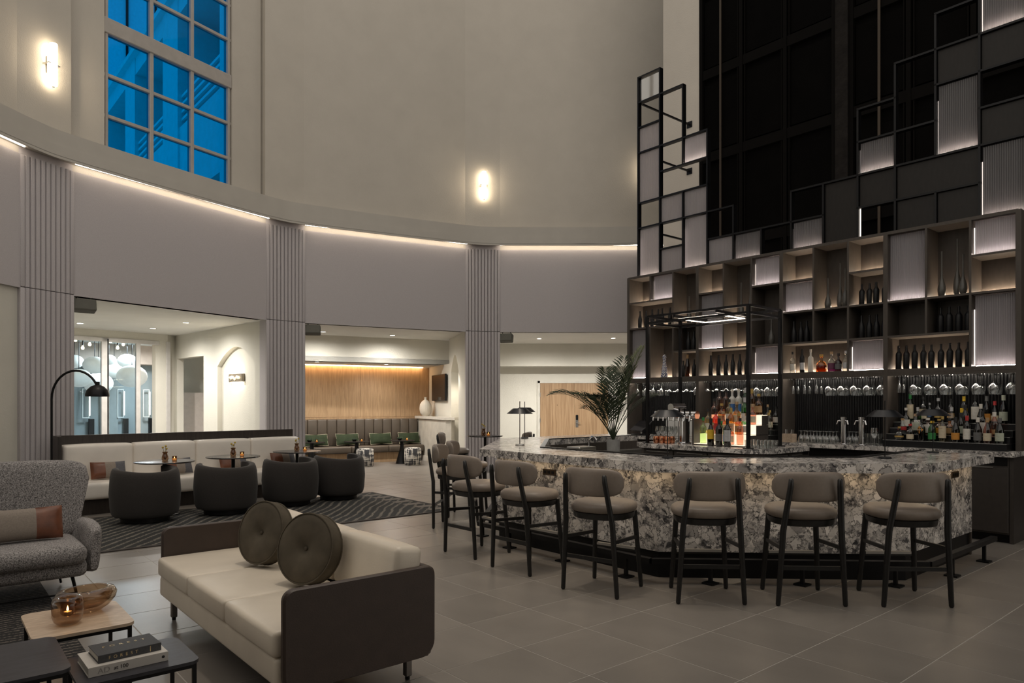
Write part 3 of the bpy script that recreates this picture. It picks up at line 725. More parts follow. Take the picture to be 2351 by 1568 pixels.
# cells: first col, last col, first row, last row (from the top), kind
CELLS = [(0,0,0,0,'lit'),(1,1,0,0,'panel'),(0,1,1,1,'lit'),(0,0,2,3,'panel'),(1,1,2,3,'lit'),(2,2,0,1,'lit'),(2,2,2,2,'dark'),(2,2,3,3,'lit'),
 (3,3,0,0,'lit'),(3,3,1,2,'panel'),(4,4,0,1,'lit'),(4,4,2,2,'lit'),(3,4,3,3,'lit'),(5,5,0,0,'panel'),(5,5,1,2,'dark'),(5,5,3,3,'panel'),
 (6,6,0,0,'lit'),(6,6,1,1,'panel'),(6,6,2,2,'dark'),(7,7,0,1,'lit'),(7,7,2,2,'dark'),(6,7,3,3,'lit'),(8,8,0,0,'lit'),(8,8,1,1,'lit'),(8,8,2,2,'dark'),(8,8,3,3,'panel'),
 (9,9,0,1,'panel'),(9,9,2,2,'dark'),(9,10,3,3,'lit'),(10,10,0,1,'lit'),(10,10,2,2,'dark'),(11,11,0,0,'panel'),(11,11,1,1,'lit'),(11,11,2,3,'panel')]
own = {}
for i, (c0, c1, r0, r1, kd) in enumerate(CELLS):
    for c in range(c0, c1 + 1):
        for r in range(r0, r1 + 1): own[c, r] = i
def zrow(r): return ZB + (4 - r) * RH            # z of the line above row r
def ucol(c): return U0 - c * CW
for c in range(0, 13):                            # uprights
    run = None
    for r in range(0, 5):
        on = r < 4 and own.get((c - 1, r)) != own.get((c, r))
        if on and run is None: run = r
        if not on and run is not None:
            t = .028 if c % 3 == 0 else .013
            low = 1.045 if (c % 3 == 0 and r == 4) else zrow(r) - .012
            MB().box(V0, V0 + .385, ucol(c) - t, ucol(c) + t, low, zrow(run) + .012).obj('upright', m_taupe, bb); run = None
for r in range(0, 5):                             # shelves
    run = None
    for c in range(0, 13):
        on = c < 12 and own.get((c, r - 1)) != own.get((c, r))
        if r in (0, 4): on = c < 12
        if on and run is None: run = c
        if run is not None and (not on or (c > run and c % 3 == 0)):
            t = .028 if r == 4 else (.02 if r == 0 else .013)
            MB().box(V0 + .002, V0 + .38, ucol(c), ucol(run), zrow(r) - t, zrow(r) + t).obj('shelf', m_taupe, bb)
            run = c if on else None
MB().box(V0, V0 + .385, UE - .03, UE - .025, 1.045, 1.05).obj('edge_bead', m_taupe, bb)
m_ribglass = frosted('ribbed_glass', (.52, .505, .52), .80)
m_ribgrey = frosted('ribbed_grey_glass', (.25, .238, .242), .78)
def ribbed(mb, v, u0, u1, z0, z1, pitch=.024):
    n = max(4, round((u1 - u0) / pitch)); pts = []
    for i in range(n * 3 + 1): pts.append((v - .006 * abs(sin(pi * i / 3)), u0 + (u1 - u0) * i / (n * 3)))
    return mb.prism([(v + .005, u1), (v + .005, u0)][::-1] + pts[::-1], z0, z1)
m_ledp = glow('panel_led', (1, .87, .80), 60.0); m_leds = glow('panel_led_side', (1, .87, .78), 2.2); m_ledn = glow('niche_led', (1, .80, .60), 75.0)
for c0, c1, r0, r1, kd in CELLS:
    uh, ul, zt, zb = ucol(c0) - .015, ucol(c1 + 1) + .015, zrow(r0) - .015, zrow(r1 + 1) + (.03 if r1 == 3 else .015)
    if kd == 'panel':
        p = ribbed(MB(), V0 + .085, ul + .012, uh - .012, zb + .012, zt - .012).obj('ribbed_panel', m_ribglass, bb)
        MB().box(V0 + .125, V0 + .15, ul + .01, uh - .01, zb, zb + .01).obj('panel_light', m_ledp, p)
        MB().box(V0 + .10, V0 + .11, uh - .006, uh, zb + .02, zb + (zt - zb) * .8).obj('panel_light', m_leds, p)
    elif kd == 'lit':
        MB().box(V0 + .335, V0 + .355, ul + .02, uh - .02, zb, zb + .010).obj('niche_light', m_ledn, bb)
# chrome glass hangers under the bottom shelf
def hanger(uu):
    for u in (uu - .017, uu + .017):
        MB().tube([(V0 + .04, u, ZB - .035), (V0 + .04, u, ZB - .075), (V0 + .34, u, ZB - .075), (V0 + .34, u, ZB - .035)], .004, 5).obj('glass_hanger', m_chrome, bb)

# ---- metal lattice above the shelving
LV = 9.97; LZ = ZB + 4 * RH + .02; LR = .457; LU = 8.205
lat = bpy.data.objects.new('metal_lattice', None); COL.objects.link(lat); lat.rotation_euler = (0, 0, TH)
tag(lat, 'stepped black steel lattice with frosted and lit panels above the back bar', 'lattice')
# col0, col1, row0, row1 (from the bottom), kind: open, grey, rib, lit, litc (lit clear), tall frosted
LC = [(0,0,7,7,'clear'),(0,0,6,6,'open'),(0,0,5,5,'rib'),(0,0,3,4,'rib'),(0,0,2,2,'open'),(0,0,0,1,'lit'),
 (1,1,5,6,'open'),(1,1,4,4,'open'),(1,2,3,3,'open'),(1,1,2,2,'rib'),(1,1,1,1,'open'),(1,1,0,0,'rib'),
 (2,2,4,4,'lit'),(2,2,2,2,'rib'),(2,2,0,1,'lit'),(3,3,1,1,'open'),(3,3,0,0,'rib'),(4,4,0,0,'litc'),(5,5,0,0,'open'),
 (6,6,1,1,'open'),(6,6,0,0,'litc'),(7,7,0,1,'grey'),(8,8,3,3,'open'),(8,8,2,2,'litc'),(8,8,1,1,'grey'),(8,8,0,0,'edge'),
 (9,9,3,4,'open'),(9,9,2,2,'open'),(9,10,1,1,'grey'),(9,9,0,0,'grey'),(10,10,0,0,'grey'),(10,10,5,5,'open'),(10,10,4,4,'grey'),(10,10,2,3,'litg'),
 (11,11,5,7,'litg'),(11,11,4,4,'grey'),(11,11,3,3,'open'),(11,11,2,2,'grey'),(11,11,0,1,'litg')]
lown = {}
for i, c in enumerate(LC):
    for a in range(c[0], c[1] + 1):
        for r in range(c[2], c[3] + 1): lown[a, r] = i
def lz(r): return LZ + r * LR
def lu(c): return LU - c * CW
bw, bd = .026, .09
for c in range(13):
    run = None
    for r in range(0, 9):
        on = lown.get((c - 1, r)) != lown.get((c, r))
        if on and run is None: run = r
        if not on and run is not None:
            MB().box(LV - bd / 2, LV + bd / 2, lu(c) - bw / 2, lu(c) + bw / 2, lz(run), lz(r)).obj('upright_bar', m_black, lat); run = None
for r in range(1, 9):
    run = None
    for c in range(13):
        on = c < 12 and lown.get((c, r - 1)) != lown.get((c, r))
        if on and run is None: run = c
        if not on and run is not None:
            MB().box(LV - bd / 2, LV + bd / 2, lu(c) - bw / 2, lu(run) + bw / 2, lz(r) - bw / 2, lz(r) + bw / 2).obj('cross_bar', m_black, lat); run = None
m_greyp = mat('smoked_panel', (.018, .016, .0145), .4, 0, .25, noise=(30, .12), stretch=(1, 1, .3))
m_frost = frosted('frosted_sheet', (.66, .63, .64), .80)
m_clearp = glass('hammered_glass', (.55, .53, .52), .6, 1.7)
m_ledl = glow('lattice_led', (1, .87, .74), 55.0)
for c0, c1, r0, r1, kd in LC:
    ul, uh, zb, zt = lu(c1 + 1) + bw / 2, lu(c0) - bw / 2, lz(r0) + bw / 2, lz(r1 + 1) - bw / 2
    if kd in ('open',): continue
    if kd == 'edge':
        MB().box(LV, LV + .012, uh - .012, uh, zb, zt).obj('edge_light', glow('lattice_led_soft', (1, .87, .74), 1.6), lat); continue
    if kd == 'clear':
        MB().box(LV - .004, LV + .004, ul + .01, uh - .01, zb + .01, zt - .01).obj('clear_pane', m_glass, lat); continue
    if kd == 'grey':
        MB().rbox(LV - .008, LV + .008, ul + .003, uh - .003, zb + .003, zt - .003, .004, 1).obj('smoked_panel', m_greyp, lat); continue
    g_ = .004 if kd == 'rib' else .014
    m_ = {'rib': m_frost, 'lit': m_frost, 'litc': m_ribgrey, 'litg': m_ribgrey}[kd]
    p = ribbed(MB(), LV - .005, ul + g_, uh - g_, zb + g_, zt - g_).obj('frosted_panel', m_, lat)
    if kd != 'rib':
        MB().box(LV + .035, LV + .055, ul, uh, zb, zb + .008).obj('panel_light', m_ledl, p)
        MB().box(LV + .035, LV + .05, uh - .006, uh, zb, zb + (zt - zb) * .8).obj('panel_light', m_leds, p)
for z in (lz(7), lz(5), lz(2)):                    # stays back to the white pier
    MB().bar((LV, 8.19, z), (TVF - .03, 8.19, z), .03).obj('stay', m_black, lat)
    MB().box(TVF - .035, TVF - .02, 8.13, 8.25, z - .06, z + .06).obj('stay_plate', m_black, lat)

# ---- island work station with canopy frame
isl = bpy.data.objects.new('bar_island', None); COL.objects.link(isl); isl.rotation_euler = (0, 0, TH)
tag(isl, 'central service island with marble top and dark drawers inside the bar', 'bar island')
IP = [(7.20, 4.35), (7.42, 4.15), (8.25, 4.15), (8.25, 6.15), (7.42, 6.15), (7.20, 5.93)]
IPi = [(7.26, 4.38), (7.45, 4.21), (8.19, 4.21), (8.19, 6.09), (7.45, 6.09), (7.26, 5.9)]
MB().prism(IP, 1.02, 1.075).obj('worktop', m_marble, isl)
MB().prism(IPi, .08, 1.02).obj('cabinet_body', m_cab, isl)
for u0, u1 in ((4.42, 4.90), (4.92, 5.40), (5.42, 5.88)):
    MB().rbox(7.24, 7.262, u0, u1, .80, .995, .003, 1).obj('drawer', m_cab, isl)
    MB().box(7.225, 7.245, u0 + .05, u1 - .05, .975, .985).obj('pull', m_steel, isl)
for v0, v1 in ((7.50, 7.82), (7.84, 8.16)):
    MB().rbox(v0, v1, 4.19, 4.212, .80, .995, .003, 1).obj('drawer', m_cab, isl)
    MB().box(v0 + .04, v1 - .04, 4.175, 4.195, .975, .985).obj('pull', m_steel, isl)
cn = bpy.data.objects.new('canopy_frame', None); COL.objects.link(cn); cn.rotation_euler = (0, 0, TH)
tag(cn, 'open black metal canopy frame with lit inner square standing on the island', 'canopy frame')
cv0, cv1, cu0, cu1, czt = 7.30, 8.01, 4.40, 5.87, 2.74
for v, u in ((cv0, cu0), (cv0, cu1), (cv1, cu0), (cv1, cu1)):
    MB().bar((v, u, 1.085), (v, u, czt), .036).obj('post', m_black, cn)
    MB().cbox((v, u, 1.08), (.09, .09, .01)).obj('post_foot', m_black, cn)
for z in (czt, czt - .085):
    for a, b in (((cv0, cu0), (cv0, cu1)), ((cv0, cu1), (cv1, cu1)), ((cv1, cu1), (cv1, cu0)), ((cv1, cu0), (cv0, cu0))):
        MB().bar((*a, z), (*b, z), .028).obj('frame_bar', m_black, cn)
mu = (cu0 + cu1) / 2
for du in (-.31, .31): MB().bar((cv0, mu + du, czt - .03), (cv1, mu + du, czt - .03), .03).obj('cross_bar', m_black, cn)
for a, b in (((cv0 + .06, mu - .29), (cv0 + .06, mu + .29)), ((cv0 + .06, mu + .29), (cv1 - .06, mu + .29)), ((cv1 - .06, mu + .29), (cv1 - .06, mu - .29)), ((cv1 - .06, mu - .29), (cv0 + .06, mu - .29))):
    MB().bar((*a, czt - .065), (*b, czt - .065), .012, .01).obj('light_line', glow('canopy_led', (1, .85, .70), 6.0), cn)

# ---- bar stools
m_vinyl = mat('taupe_vinyl', (.215, .178, .148), .42, 0, noise=(40, .05), bump=(300, .05))
def make_stool():
    t = thing('bar_stool', 'x', 'bar stool')
    # faces +y (towards the bar); rounded seat pad
    prof = [(0, .672), (.235, .672), (.262, .688), (.27, .715), (.264, .742), (.238, .762), (.12, .772), (0, .775)]
    MB().lathe(prof, 28, sq=2.5).obj('seat', m_vinyl, t, 50)
    MB().lathe([(.235, .622), (.243, .63), (.25, .672), (.244, .676), (0, .676)], 24, sq=2.6).obj('seat_apron', m_blackwood, t, 40)
    w, z0, z1 = .295, .825, 1.062
    def back(a, c):        # a around the section, c along the width
        s_ = 2 * c - 1; x = w * s_ * .97; y0 = -.295 + .115 * s_ * s_
        e = max(0, 1 - abs(s_) ** 5) ** .5; h = (z1 - z0) / 2 * (.30 + .70 * e); zc = (z0 + z1) / 2; th = .032 * (.15 + .85 * e)
        q = 2 * pi * a; ca, sa = cos(q), sin(q)
        return (x, y0 + th * (abs(ca) ** .6) * (1 if ca > 0 else -1), zc + h * (abs(sa) ** .6) * (1 if sa > 0 else -1))
    mb = MB().grid(back, 20, 24, wrap=True)
    for c in (0, 1): mb.add([back(k / 20, c) for k in range(20)], [tuple(range(20))])
    mb.obj('backrest', m_vinyl, t, 60)
    for s_ in (-1, 1):
        MB().tube([(s_ * .262, -.25, .0), (s_ * .261, -.25, .012), (s_ * .225, -.262, .60), (s_ * .19, -.325, .95), (s_ * .187, -.33, 1.005), (s_ * .187, -.33, 1.015)],
                  [.012, .019, .024, .022, .019, .009], 10).obj('leg', m_blackwood, t, 50)
        MB().tube([(s_ * .235, .235, .0), (s_ * .234, .233, .012), (s_ * .195, .185, .67)], [.012, .019, .024], 10).obj('leg', m_blackwood, t, 50)
        MB().bar((s_ * .238, -.248, .46), (s_ * .212, .20, .44), .018, .03).obj('side_stretcher', m_blackwood, t)
    MB().bar((-.245, -.25, .30), (.245, -.25, .30), .018, .032).obj('rear_stretcher', m_blackwood, t)
    f = MB().bar((-.22, .215, .32), (.22, .215, .32), .022, .03).obj('foot_rest', m_blackwood, t)
    MB().box(-.19, .19, .198, .230, .322, .344).obj('metal_guard', mat('satin_guard', (.50, .48, .45), .45, .4), f)
    return t
stool0 = make_stool(); used = [False]
def stool(x, y, ang, lab, grp=None):
    s = stool0 if not used[0] else copy_tree(stool0); used[0] = True
    s.location = (x, y, 0); s.rotation_euler = (0, 0, ang); s['label'] = lab
    if grp: s['group'] = grp
    elif 'group' in s: del s['group']
    return s
FB = TH + pi / 4 - pi / 2; FA = TH - pi / 2; FE = TH - pi / 4 - pi / 2      # stool +y turned to face each side of the bar
for x, y, a, w in ((3.19, 5.72, FB + .05, 'beside the short end'), (2.375, 5.75, FB + .04, 'middle one of three'), (1.60, 5.80, FB + .03, 'beside the long left facet')): stool(x, y, a, 'taupe bar stool at the broad front facet of the bar, ' + w)
for x, y, a, w in ((.80, 6.05, FA + .22, 'nearest the front facet'), (.17, 6.80, FA + .05, 'in the middle by the power outlet'), (-.36, 7.49, FA + .02, 'nearest the far chamfer')): stool(x, y, a, 'taupe bar stool at the long left facet, ' + w)
for x, y, a, w in ((-.72, 9.13, FE - .05, 'beside the long left facet'), (-.62, 10.0, FE, 'closer to the high table')): stool(x, y, a, 'taupe bar stool at the far chamfer of the bar, ' + w)
# ---- high table beyond the bar
def disc_table(name, lab, x, y, r, h, m_top, grp=None, ped='slim'):
    z0 = .0135 if name == 'cocktail_table' else 0.0
    t = thing(name, lab, 'table', (x, y, z0), 0, grp); h -= z0
    MB().lathe([(0, h - .02), (r - .012, h - .02), (r, h - .012), (r - .004, h), (0, h)], 36).obj('table_top', m_top, t, 30)
    if ped == 'slim':
        MB().lathe([(.028, .015), (.028, h - .02)], 14).obj('column', m_black, t, 40)
        MB().lathe([(0, .0), (.2, .0), (.2, .012), (.0, .02)], 28).obj('base', m_black, t, 40)
    else:
        MB().lathe([(.17, .0), (.165, .02), (.05, h * .7), (.045, h - .02)], 20).obj('cone_base', m_black, t, 40)
    return t
m_dark = mat('dark_top', (.022, .020, .019), .22, 0, noise=(20, .15))
HT = (-.50, 13.0)
disc_table('high_table', 'round dark bar-height table by the fluted pillar beyond the bar', HT[0], HT[1], .33, 1.0, m_dark)
stool(-1.06, 13.0, -pi / 2 + .1, 'taupe bar stool on the pillar side of the round high table')
stool(.06, 13.3, pi / 2 - .2, 'taupe bar stool between the high table and the walnut doors')
# ================================================================== LOUNGE FURNITURE
m_cream = mat('cream_leather', (.68, .61, .51), .38, 0, noise=(5, .04), bump=(120, .06))
m_brown = mat('brown_leather', (.050, .034, .027), .45, 0, noise=(12, .1), bump=(150, .08))
m_cog = mat('cognac_leather', (.15, .052, .025), .4, 0, noise=(12, .25), bump=(40, .15))
m_beige = mat('beige_wool', (.26, .22, .185), .9, noise=(90, .12))
m_slatec = mat('slate_wool', (.12, .12, .135), .9, noise=(90, .15))
m_olive = mat('olive_velvet', (.088, .074, .054), .8, 0, .2, noise=(8, .22))
m_tweed = mat('grey_tweed', (.27, .255, .25), .95, noise=(120, .85), bump=(120, .6))
m_char = mat('charcoal_felt', (.040, .036, .034), .9, 0, .2, noise=(120, .15), sheen=.12)
m_dkwood = wood('espresso_wood', (.020, .015, .012), (.042, .032, .026), (6, 6, .5), .42, 5)
# ---- rugs
def rug_mat(name, sc, dark, light, ang=0.0):
    m = bpy.data.materials.new(name); m.use_nodes = True; nt = m.node_tree; N = nt.nodes; L = nt.links; b = N['Principled BSDF']; b.inputs['Roughness'].default_value = .95
    tc = N.new('ShaderNodeTexCoord'); mp = N.new('ShaderNodeMapping'); mp.inputs['Rotation'].default_value = (0, 0, ang); L.new(tc.outputs['Object'], mp.inputs[0])
    w = N.new('ShaderNodeTexWave'); w.inputs['Scale'].default_value = sc; w.inputs['Distortion'].default_value = 5; w.inputs['Detail'].default_value = 1.2; w.inputs['Detail Scale'].default_value = .45
    L.new(mp.outputs[0], w.inputs['Vector'])
    n = N.new('ShaderNodeTexNoise'); n.inputs['Scale'].default_value = 60; L.new(mp.outputs[0], n.inputs['Vector'])
    n2 = N.new('ShaderNodeTexNoise'); n2.inputs['Scale'].default_value = 3; L.new(mp.outputs[0], n2.inputs['Vector'])
    a = N.new('ShaderNodeMath'); a.operation = 'MULTIPLY'; L.new(w.outputs['Fac'], a.inputs[0]); L.new(n.outputs[0], a.inputs[1])
    c = N.new('ShaderNodeMath'); c.operation = 'MULTIPLY_ADD'; c.inputs[1].default_value = .25; L.new(n2.outputs[0], c.inputs[0]); L.new(a.outputs[0], c.inputs[2])
    r = ramp(N, [(.50, dark), (.60, light)]); L.new(c.outputs[0], r.inputs[0]); L.new(r.outputs[0], b.inputs['Base Color'])
    bp = N.new('ShaderNodeBump'); bp.inputs['Strength'].default_value = .5; bp.inputs['Distance'].default_value = .006; L.new(n.outputs[0], bp.inputs['Height']); L.new(bp.outputs[0], b.inputs['Normal'])
    return m
m_bind = mat('rug_binding', (.05, .042, .038), .9)
m_edge = mat('rug_edge_taupe', (.17, .15, .13), .95, noise=(60, .2))
rg = bthing('lounge_rug', 'dark rug with wavy pale dashes under the charcoal tub chairs', 'rug', 3.15, 9.55)
MB().rbox(-2.2, 2.95, -.98, 1.55, .0, .012, .004, 1).obj('pile', rug_mat('rug_wave', 2.6, (.018, .019, .019), (.17, .155, .13), .7), rg)
for k, (a, b, c, d) in enumerate(((-2.25, 3.0, -1.04, -.98), (-2.25, 3.0, 1.55, 1.61), (2.95, 3.0, -.98, 1.55))): MB().box(a, b, c, d, .0, .013).obj('binding', m_bind, rg)
for k in range(7): MB().box(2.62, 2.93, -.85 + k * .33, -.70 + k * .33, .011, .0135).obj('edge_block', m_edge, rg)
rg = bthing('armchair_rug', 'near-black rug with fine broken streaks beneath the tweed armchair', 'rug', -.25, 6.0)
MB().rbox(-2.0, 1.05, -1.45, 1.9, .0, .012, .004, 1).obj('pile', rug_mat('rug_streak', 5.5, (.010, .009, .009), (.13, .11, .095), 1.6), rg)
# ---- sofa
so_ = bthing('sofa', 'three-seat cream leather sofa in a dark brown wraparound shell', 'sofa', 1.80, 4.52)
sx0, sx1, sy0, sy1 = -.47, .45, -1.165, 1.165      # front is -x
def rpanel(w, h, r1, r2, th):
    """upright panel in the x-z plane (x 0..w, z 0..h), rounded corners"""
    pts = []
    for cx, cz, r, a0 in ((r2, r2, r2, pi), (w - r2, r2, r2, 1.5 * pi), (w - r1, h - r1, r1, 0), (r1, h - r1, r1, .5 * pi)):
        for k in range(7): a = a0 + k * pi / 12; pts.append((cx + r * cos(a), cz + r * sin(a)))
    return pts
def arm(y0, y1):
    pts = rpanel(.90, .52, .055, .09, .04); n = len(pts)
    mb = MB(); e = .012
    def ring(y, s): return [(sx0 + .03 + .45 + (x - .45) * s, y, .15 + .26 + (z - .26) * s) for x, z in pts]
    rs = [ring(y0, .975), ring(y0 + e, 1), ring(y1 - e, 1), ring(y1, .975)]
    mb.add([p for r in rs for p in r], [tuple(range(n - 1, -1, -1)), tuple(range(3 * n, 4 * n))] + [(j * n + i, j * n + (i + 1) % n, (j + 1) * n + (i + 1) % n, (j + 1) * n + i) for j in range(3) for i in range(n)])
    return mb
arm(sy0, sy0 + .045).obj('arm_panel', m_brown, so_, 40)
arm(sy1 - .045, sy1).obj('arm_panel', m_brown, so_, 40)
MB().rbox(sx1 - .05, sx1, sy0 + .02, sy1 - .02, .15, .665, .02, 3).obj('back_shell', m_brown, so_, 40)
MB().rbox(sx0 + .06, sx1 - .02, sy0 + .02, sy1 - .02, .145, .175, .012, 2).obj('base_board', m_brown, so_, 40)
MB().rbox(sx0 + .01, sx1 - .06, sy0 + .05, sy1 - .05, .175, .325, .025, 3).obj('seat_base', m_cream, so_, 40)
sw = (sy1 - sy0 - .10) / 3
for k in range(3):
    y = sy0 + .05 + k * sw
    MB().rbox(sx0 - .005, sx1 - .24, y + .003, y + sw - .003, .325, .462, .028, 3, puff=.006).obj('seat_cushion', m_cream, so_, 50)
    Mx = Matrix.Translation((sx1 - .155, 0, .45)) @ Matrix.Rotation(radians(8), 4, 'Y')
    MB().rbox(-.105, .075, y + .006, y + sw - .006, .0, .33, .035, 3, M=Mx, puff=.008).obj('back_cushion', m_cream, so_, 50)
m_leg = mat('pewter_leg', (.22, .20, .185), .35, .8)
for x in (sx0 + .09, sx1 - .10):
    for y in (sy0 + .13, sy1 - .13):
        l = MB().rbox(x - .02, x + .02, y - .02, y + .02, .02, .15, .004, 1).obj('leg', m_leg, so_)
        MB().lathe([(0, 0), (.014, 0), (.014, .02)], 10, (x, y, 0)).obj('glide', m_black, l)
def round_cushion(lab, v, u, z, yaw, tilt):
    t = bthing('round_cushion', lab, 'cushion', v, u, z, 0)
    t.rotation_euler = (0, 0, TH + yaw); R = .215
    Mx = Matrix.Rotation(tilt, 4, 'Y') @ Matrix.Rotation(-pi / 2, 4, 'Y')
    prof = [(0, .028), (.015, .030), (.04, .047), (.10, .062), (.17, .058), (R - .008, .048), (R, .04), (R + .004, .0), (R, -.04), (R - .008, -.048), (.17, -.058), (.1, -.06), (0, -.03)]
    MB().lathe(prof, 36).tf(Mx).obj('pad', m_olive, t, 60)
    for s_ in (.045, -.045): MB().tube([(R * cos(a), R * sin(a), s_) for a in [2 * pi * k / 36 for k in range(36)]], .006, 6, closed=True).tf(Mx).obj('piping', m_olive, t, 60)
    MB().lathe([(0, .042), (.012, .038), (.014, .03), (0, .026)], 12).tf(Mx).obj('button', m_olive, t, 60)
round_cushion('round olive velvet cushion with button, beside the middle seam of the sofa back', 1.835, 4.85, .692, .34, radians(14))
round_cushion('round olive velvet cushion with button, next to the near arm of the sofa', 1.845, 4.14, .692, .42, radians(14))
# ---- tweed armchair
ac = bthing('armchair', 'large speckled grey tweed armchair with winged back', 'armchair', .62, 6.95, .0145)
def sweep(fn, nu, nv): 
    mb = MB().grid(fn, nu, nv, wrap=True)
    for c in (0, 1): mb.add([fn(k / nu, c) for k in range(nu)], [tuple(range(nu))])
    return mb
def acback(a, c):
    s_ = 2 * c - 1; e = max(0, 1 - abs(s_) ** 7) ** .5; q = 2 * pi * a; ca, sa = cos(q), sin(q)
    f = lambda t: (abs(t) ** .55) * (1 if t > 0 else -1)
    zc, h = .74, .345 * (.55 + .45 * e); th = .075 * (.3 + .7 * e); zz = f(sa) * h
    wz = .47 + .07 * (zz / .345)
    return (wz * s_, .36 - .20 * s_ * s_ + .10 * (zz + .3) + f(ca) * th, zc + zz)
sweep(acback, 20, 28).obj('backrest', m_tweed, ac, 60)
def actub(a, c):          # arms and tub in one curved wrap, open to the front (-y)
    q = 2 * pi * a; ca, sa = cos(q), sin(q); s_ = c * 2.25 - .40          # straight arm, half circle, straight arm
    g_ = min(max(s_ / 1.45, 0), 1) * pi; fy = min(s_, 0) + min(1.45 - s_, 0)
    f = lambda t: (abs(t) ** .5) * (1 if t > 0 else -1)
    e = max(.02, 1 - abs(2 * c - 1) ** 14) ** .5; th = .062 * (.35 + .65 * e); h = .20 * (.75 + .25 * e); zc = .385
    zz = f(sa) * h; rad = 1 + .16 * zz
    return ((.46 * rad + f(ca) * th) * cos(g_) * 1.0, (.45 * rad + f(ca) * th) * sin(g_) * 1.0 + .02 + fy, zc + zz)
sweep(actub, 16, 44).obj('tub_arms', m_tweed, ac, 60)
MB().rbox(-.40, .40, -.44, .30, .19, .33, .05, 3).obj('seat_base', m_tweed, ac, 50)
MB().rbox(-.39, .39, -.50, .22, .30, .455, .06, 4, puff=.012).obj('seat_cushion', m_tweed, ac, 60)
for x, y in ((-.3, -.36), (.3, -.36), (-.28, .3), (.28, .3)): MB().tube([(x, y, .2), (x * 1.12, y * 1.12, 0.0)], [.014, .009], 8).obj('leg', m_black, ac)
for x0, y0, x1, y1 in ((-.32, -.38, .32, -.38), (-.3, .32, .3, .32)): MB().bar((x0, y0, .06), (x1, y1, .06), .012).obj('leg_rail', m_black, ac)
def pillow(name, lab, loc, rz, tilt, w, h, blocks, lean='x', grp=None):
    """blocks: list of (fraction, material) strips across the width; stands leaning back by tilt about local x"""
    t = thing(name, lab, 'pillow', loc, rz, grp); x = -w / 2
    Mx = Matrix.Rotation(-tilt, 4, 'X')
    def P(a, c, sgn):
        X = -w / 2 + w * a; Z = h * c; ex = max(0, 1 - abs(2 * a - 1) ** 2.6); ez = max(0, 1 - abs(2 * c - 1) ** 2.6)
        pin = 1 - .06 * (1 - (abs(2 * a - 1) ** 2)) ; pz = 1 - .06 * (1 - abs(2 * c - 1) ** 2)
        return Mx @ Vector((X * (.97 + .03 * pz) , sgn * .075 * (ex * ez) ** .5, h / 2 + (Z - h / 2) * pin))
    f0 = 0
    for fr, m_ in blocks:
        f1 = f0 + fr; mb = MB()
        for sgn in (1, -1): mb.grid(lambda a, c: P(f0 + (f1 - f0) * a, c, sgn), 8, 12)
        mb.obj('cover_panel', m_, t, 60); f0 = f1
    return t
x, y = R2(.58, 6.82)
pillow('lumbar_pillow', 'long lumbar pillow in slate, beige and cognac leather on the tweed armchair', (x, y, .49), TH, radians(16), .62, .27,
       [(.30, m_slatec), (.40, m_beige), (.30, m_cog)])
# ---- nested coffee tables
m_ash = wood('pale_ash', (.44, .33, .235), (.62, .49, .37), (2.2, 9, 9), .42, 4)
m_blk = wood('blackened_oak', (.018, .018, .022), (.040, .040, .050), (2.2, 9, 9), .38, 4)
def rtop(mb, x0, x1, y0, y1, z0, z1, r=.05):
    pts = []
    for cx, cy, a0 in ((x1 - r, y1 - r, 0), (x0 + r, y1 - r, .5 * pi), (x0 + r, y0 + r, pi), (x1 - r, y0 + r, 1.5 * pi)):
        pts += [(cx + r * cos(a0 + k * pi / 12), cy + r * sin(a0 + k * pi / 12)) for k in range(7)]
    return mb.prism(pts, z0, z1)
def ctable(lab, v0, v1, u0, u1, h, mt, shelf=None, sv=(0, 0)):
    t = bthing('coffee_table', lab, 'coffee table', (v0 + v1) / 2, (u0 + u1) / 2, .0135 if u1 > 4.6 else 0); a, b = (v1 - v0) / 2, (u1 - u0) / 2
    rtop(MB(), -a, a, -b, b, h - .016, h).obj('table_top', mt, t, 40)
    for x0, y0, x1, y1 in ((-a + .03, -b + .02, a - .03, -b + .02), (-a + .03, b - .02, a - .03, b - .02), (-a + .02, -b + .03, -a + .02, b - .03), (a - .02, -b + .03, a - .02, b - .03)):
        MB().bar((x0, y0, h - .026), (x1, y1, h - .026), .014, .02).obj('rim_bar', m_black, t)
    for x in (-a + .025, a - .025):
        for y in (-b + .025, b - .025): MB().bar((x, y, 0), (x, y, h - .016), .018).obj('leg', m_black, t)
    if shelf: rtop(MB(), -a + .02 + sv[0], a - .02 + sv[0], -b + .02 + sv[1], b - .02 + sv[1], .12, .136).obj('lower_shelf', shelf, t, 40)
    return t
ctable('pale ash coffee table with rounded corners holding amber glass', .41, .87, 4.14, 4.69, .42, m_ash, m_ash, (.03, -.02))
ctable('blackened oak side table with rounded corners tucked against the pale ash table', -.08, .50, 3.56, 4.12, .445, m_blk)
ctable('low blackened oak coffee table carrying two stacked books', .52, 1.03, 3.55, 3.99, .36, m_blk, m_ash, (0, -.02))
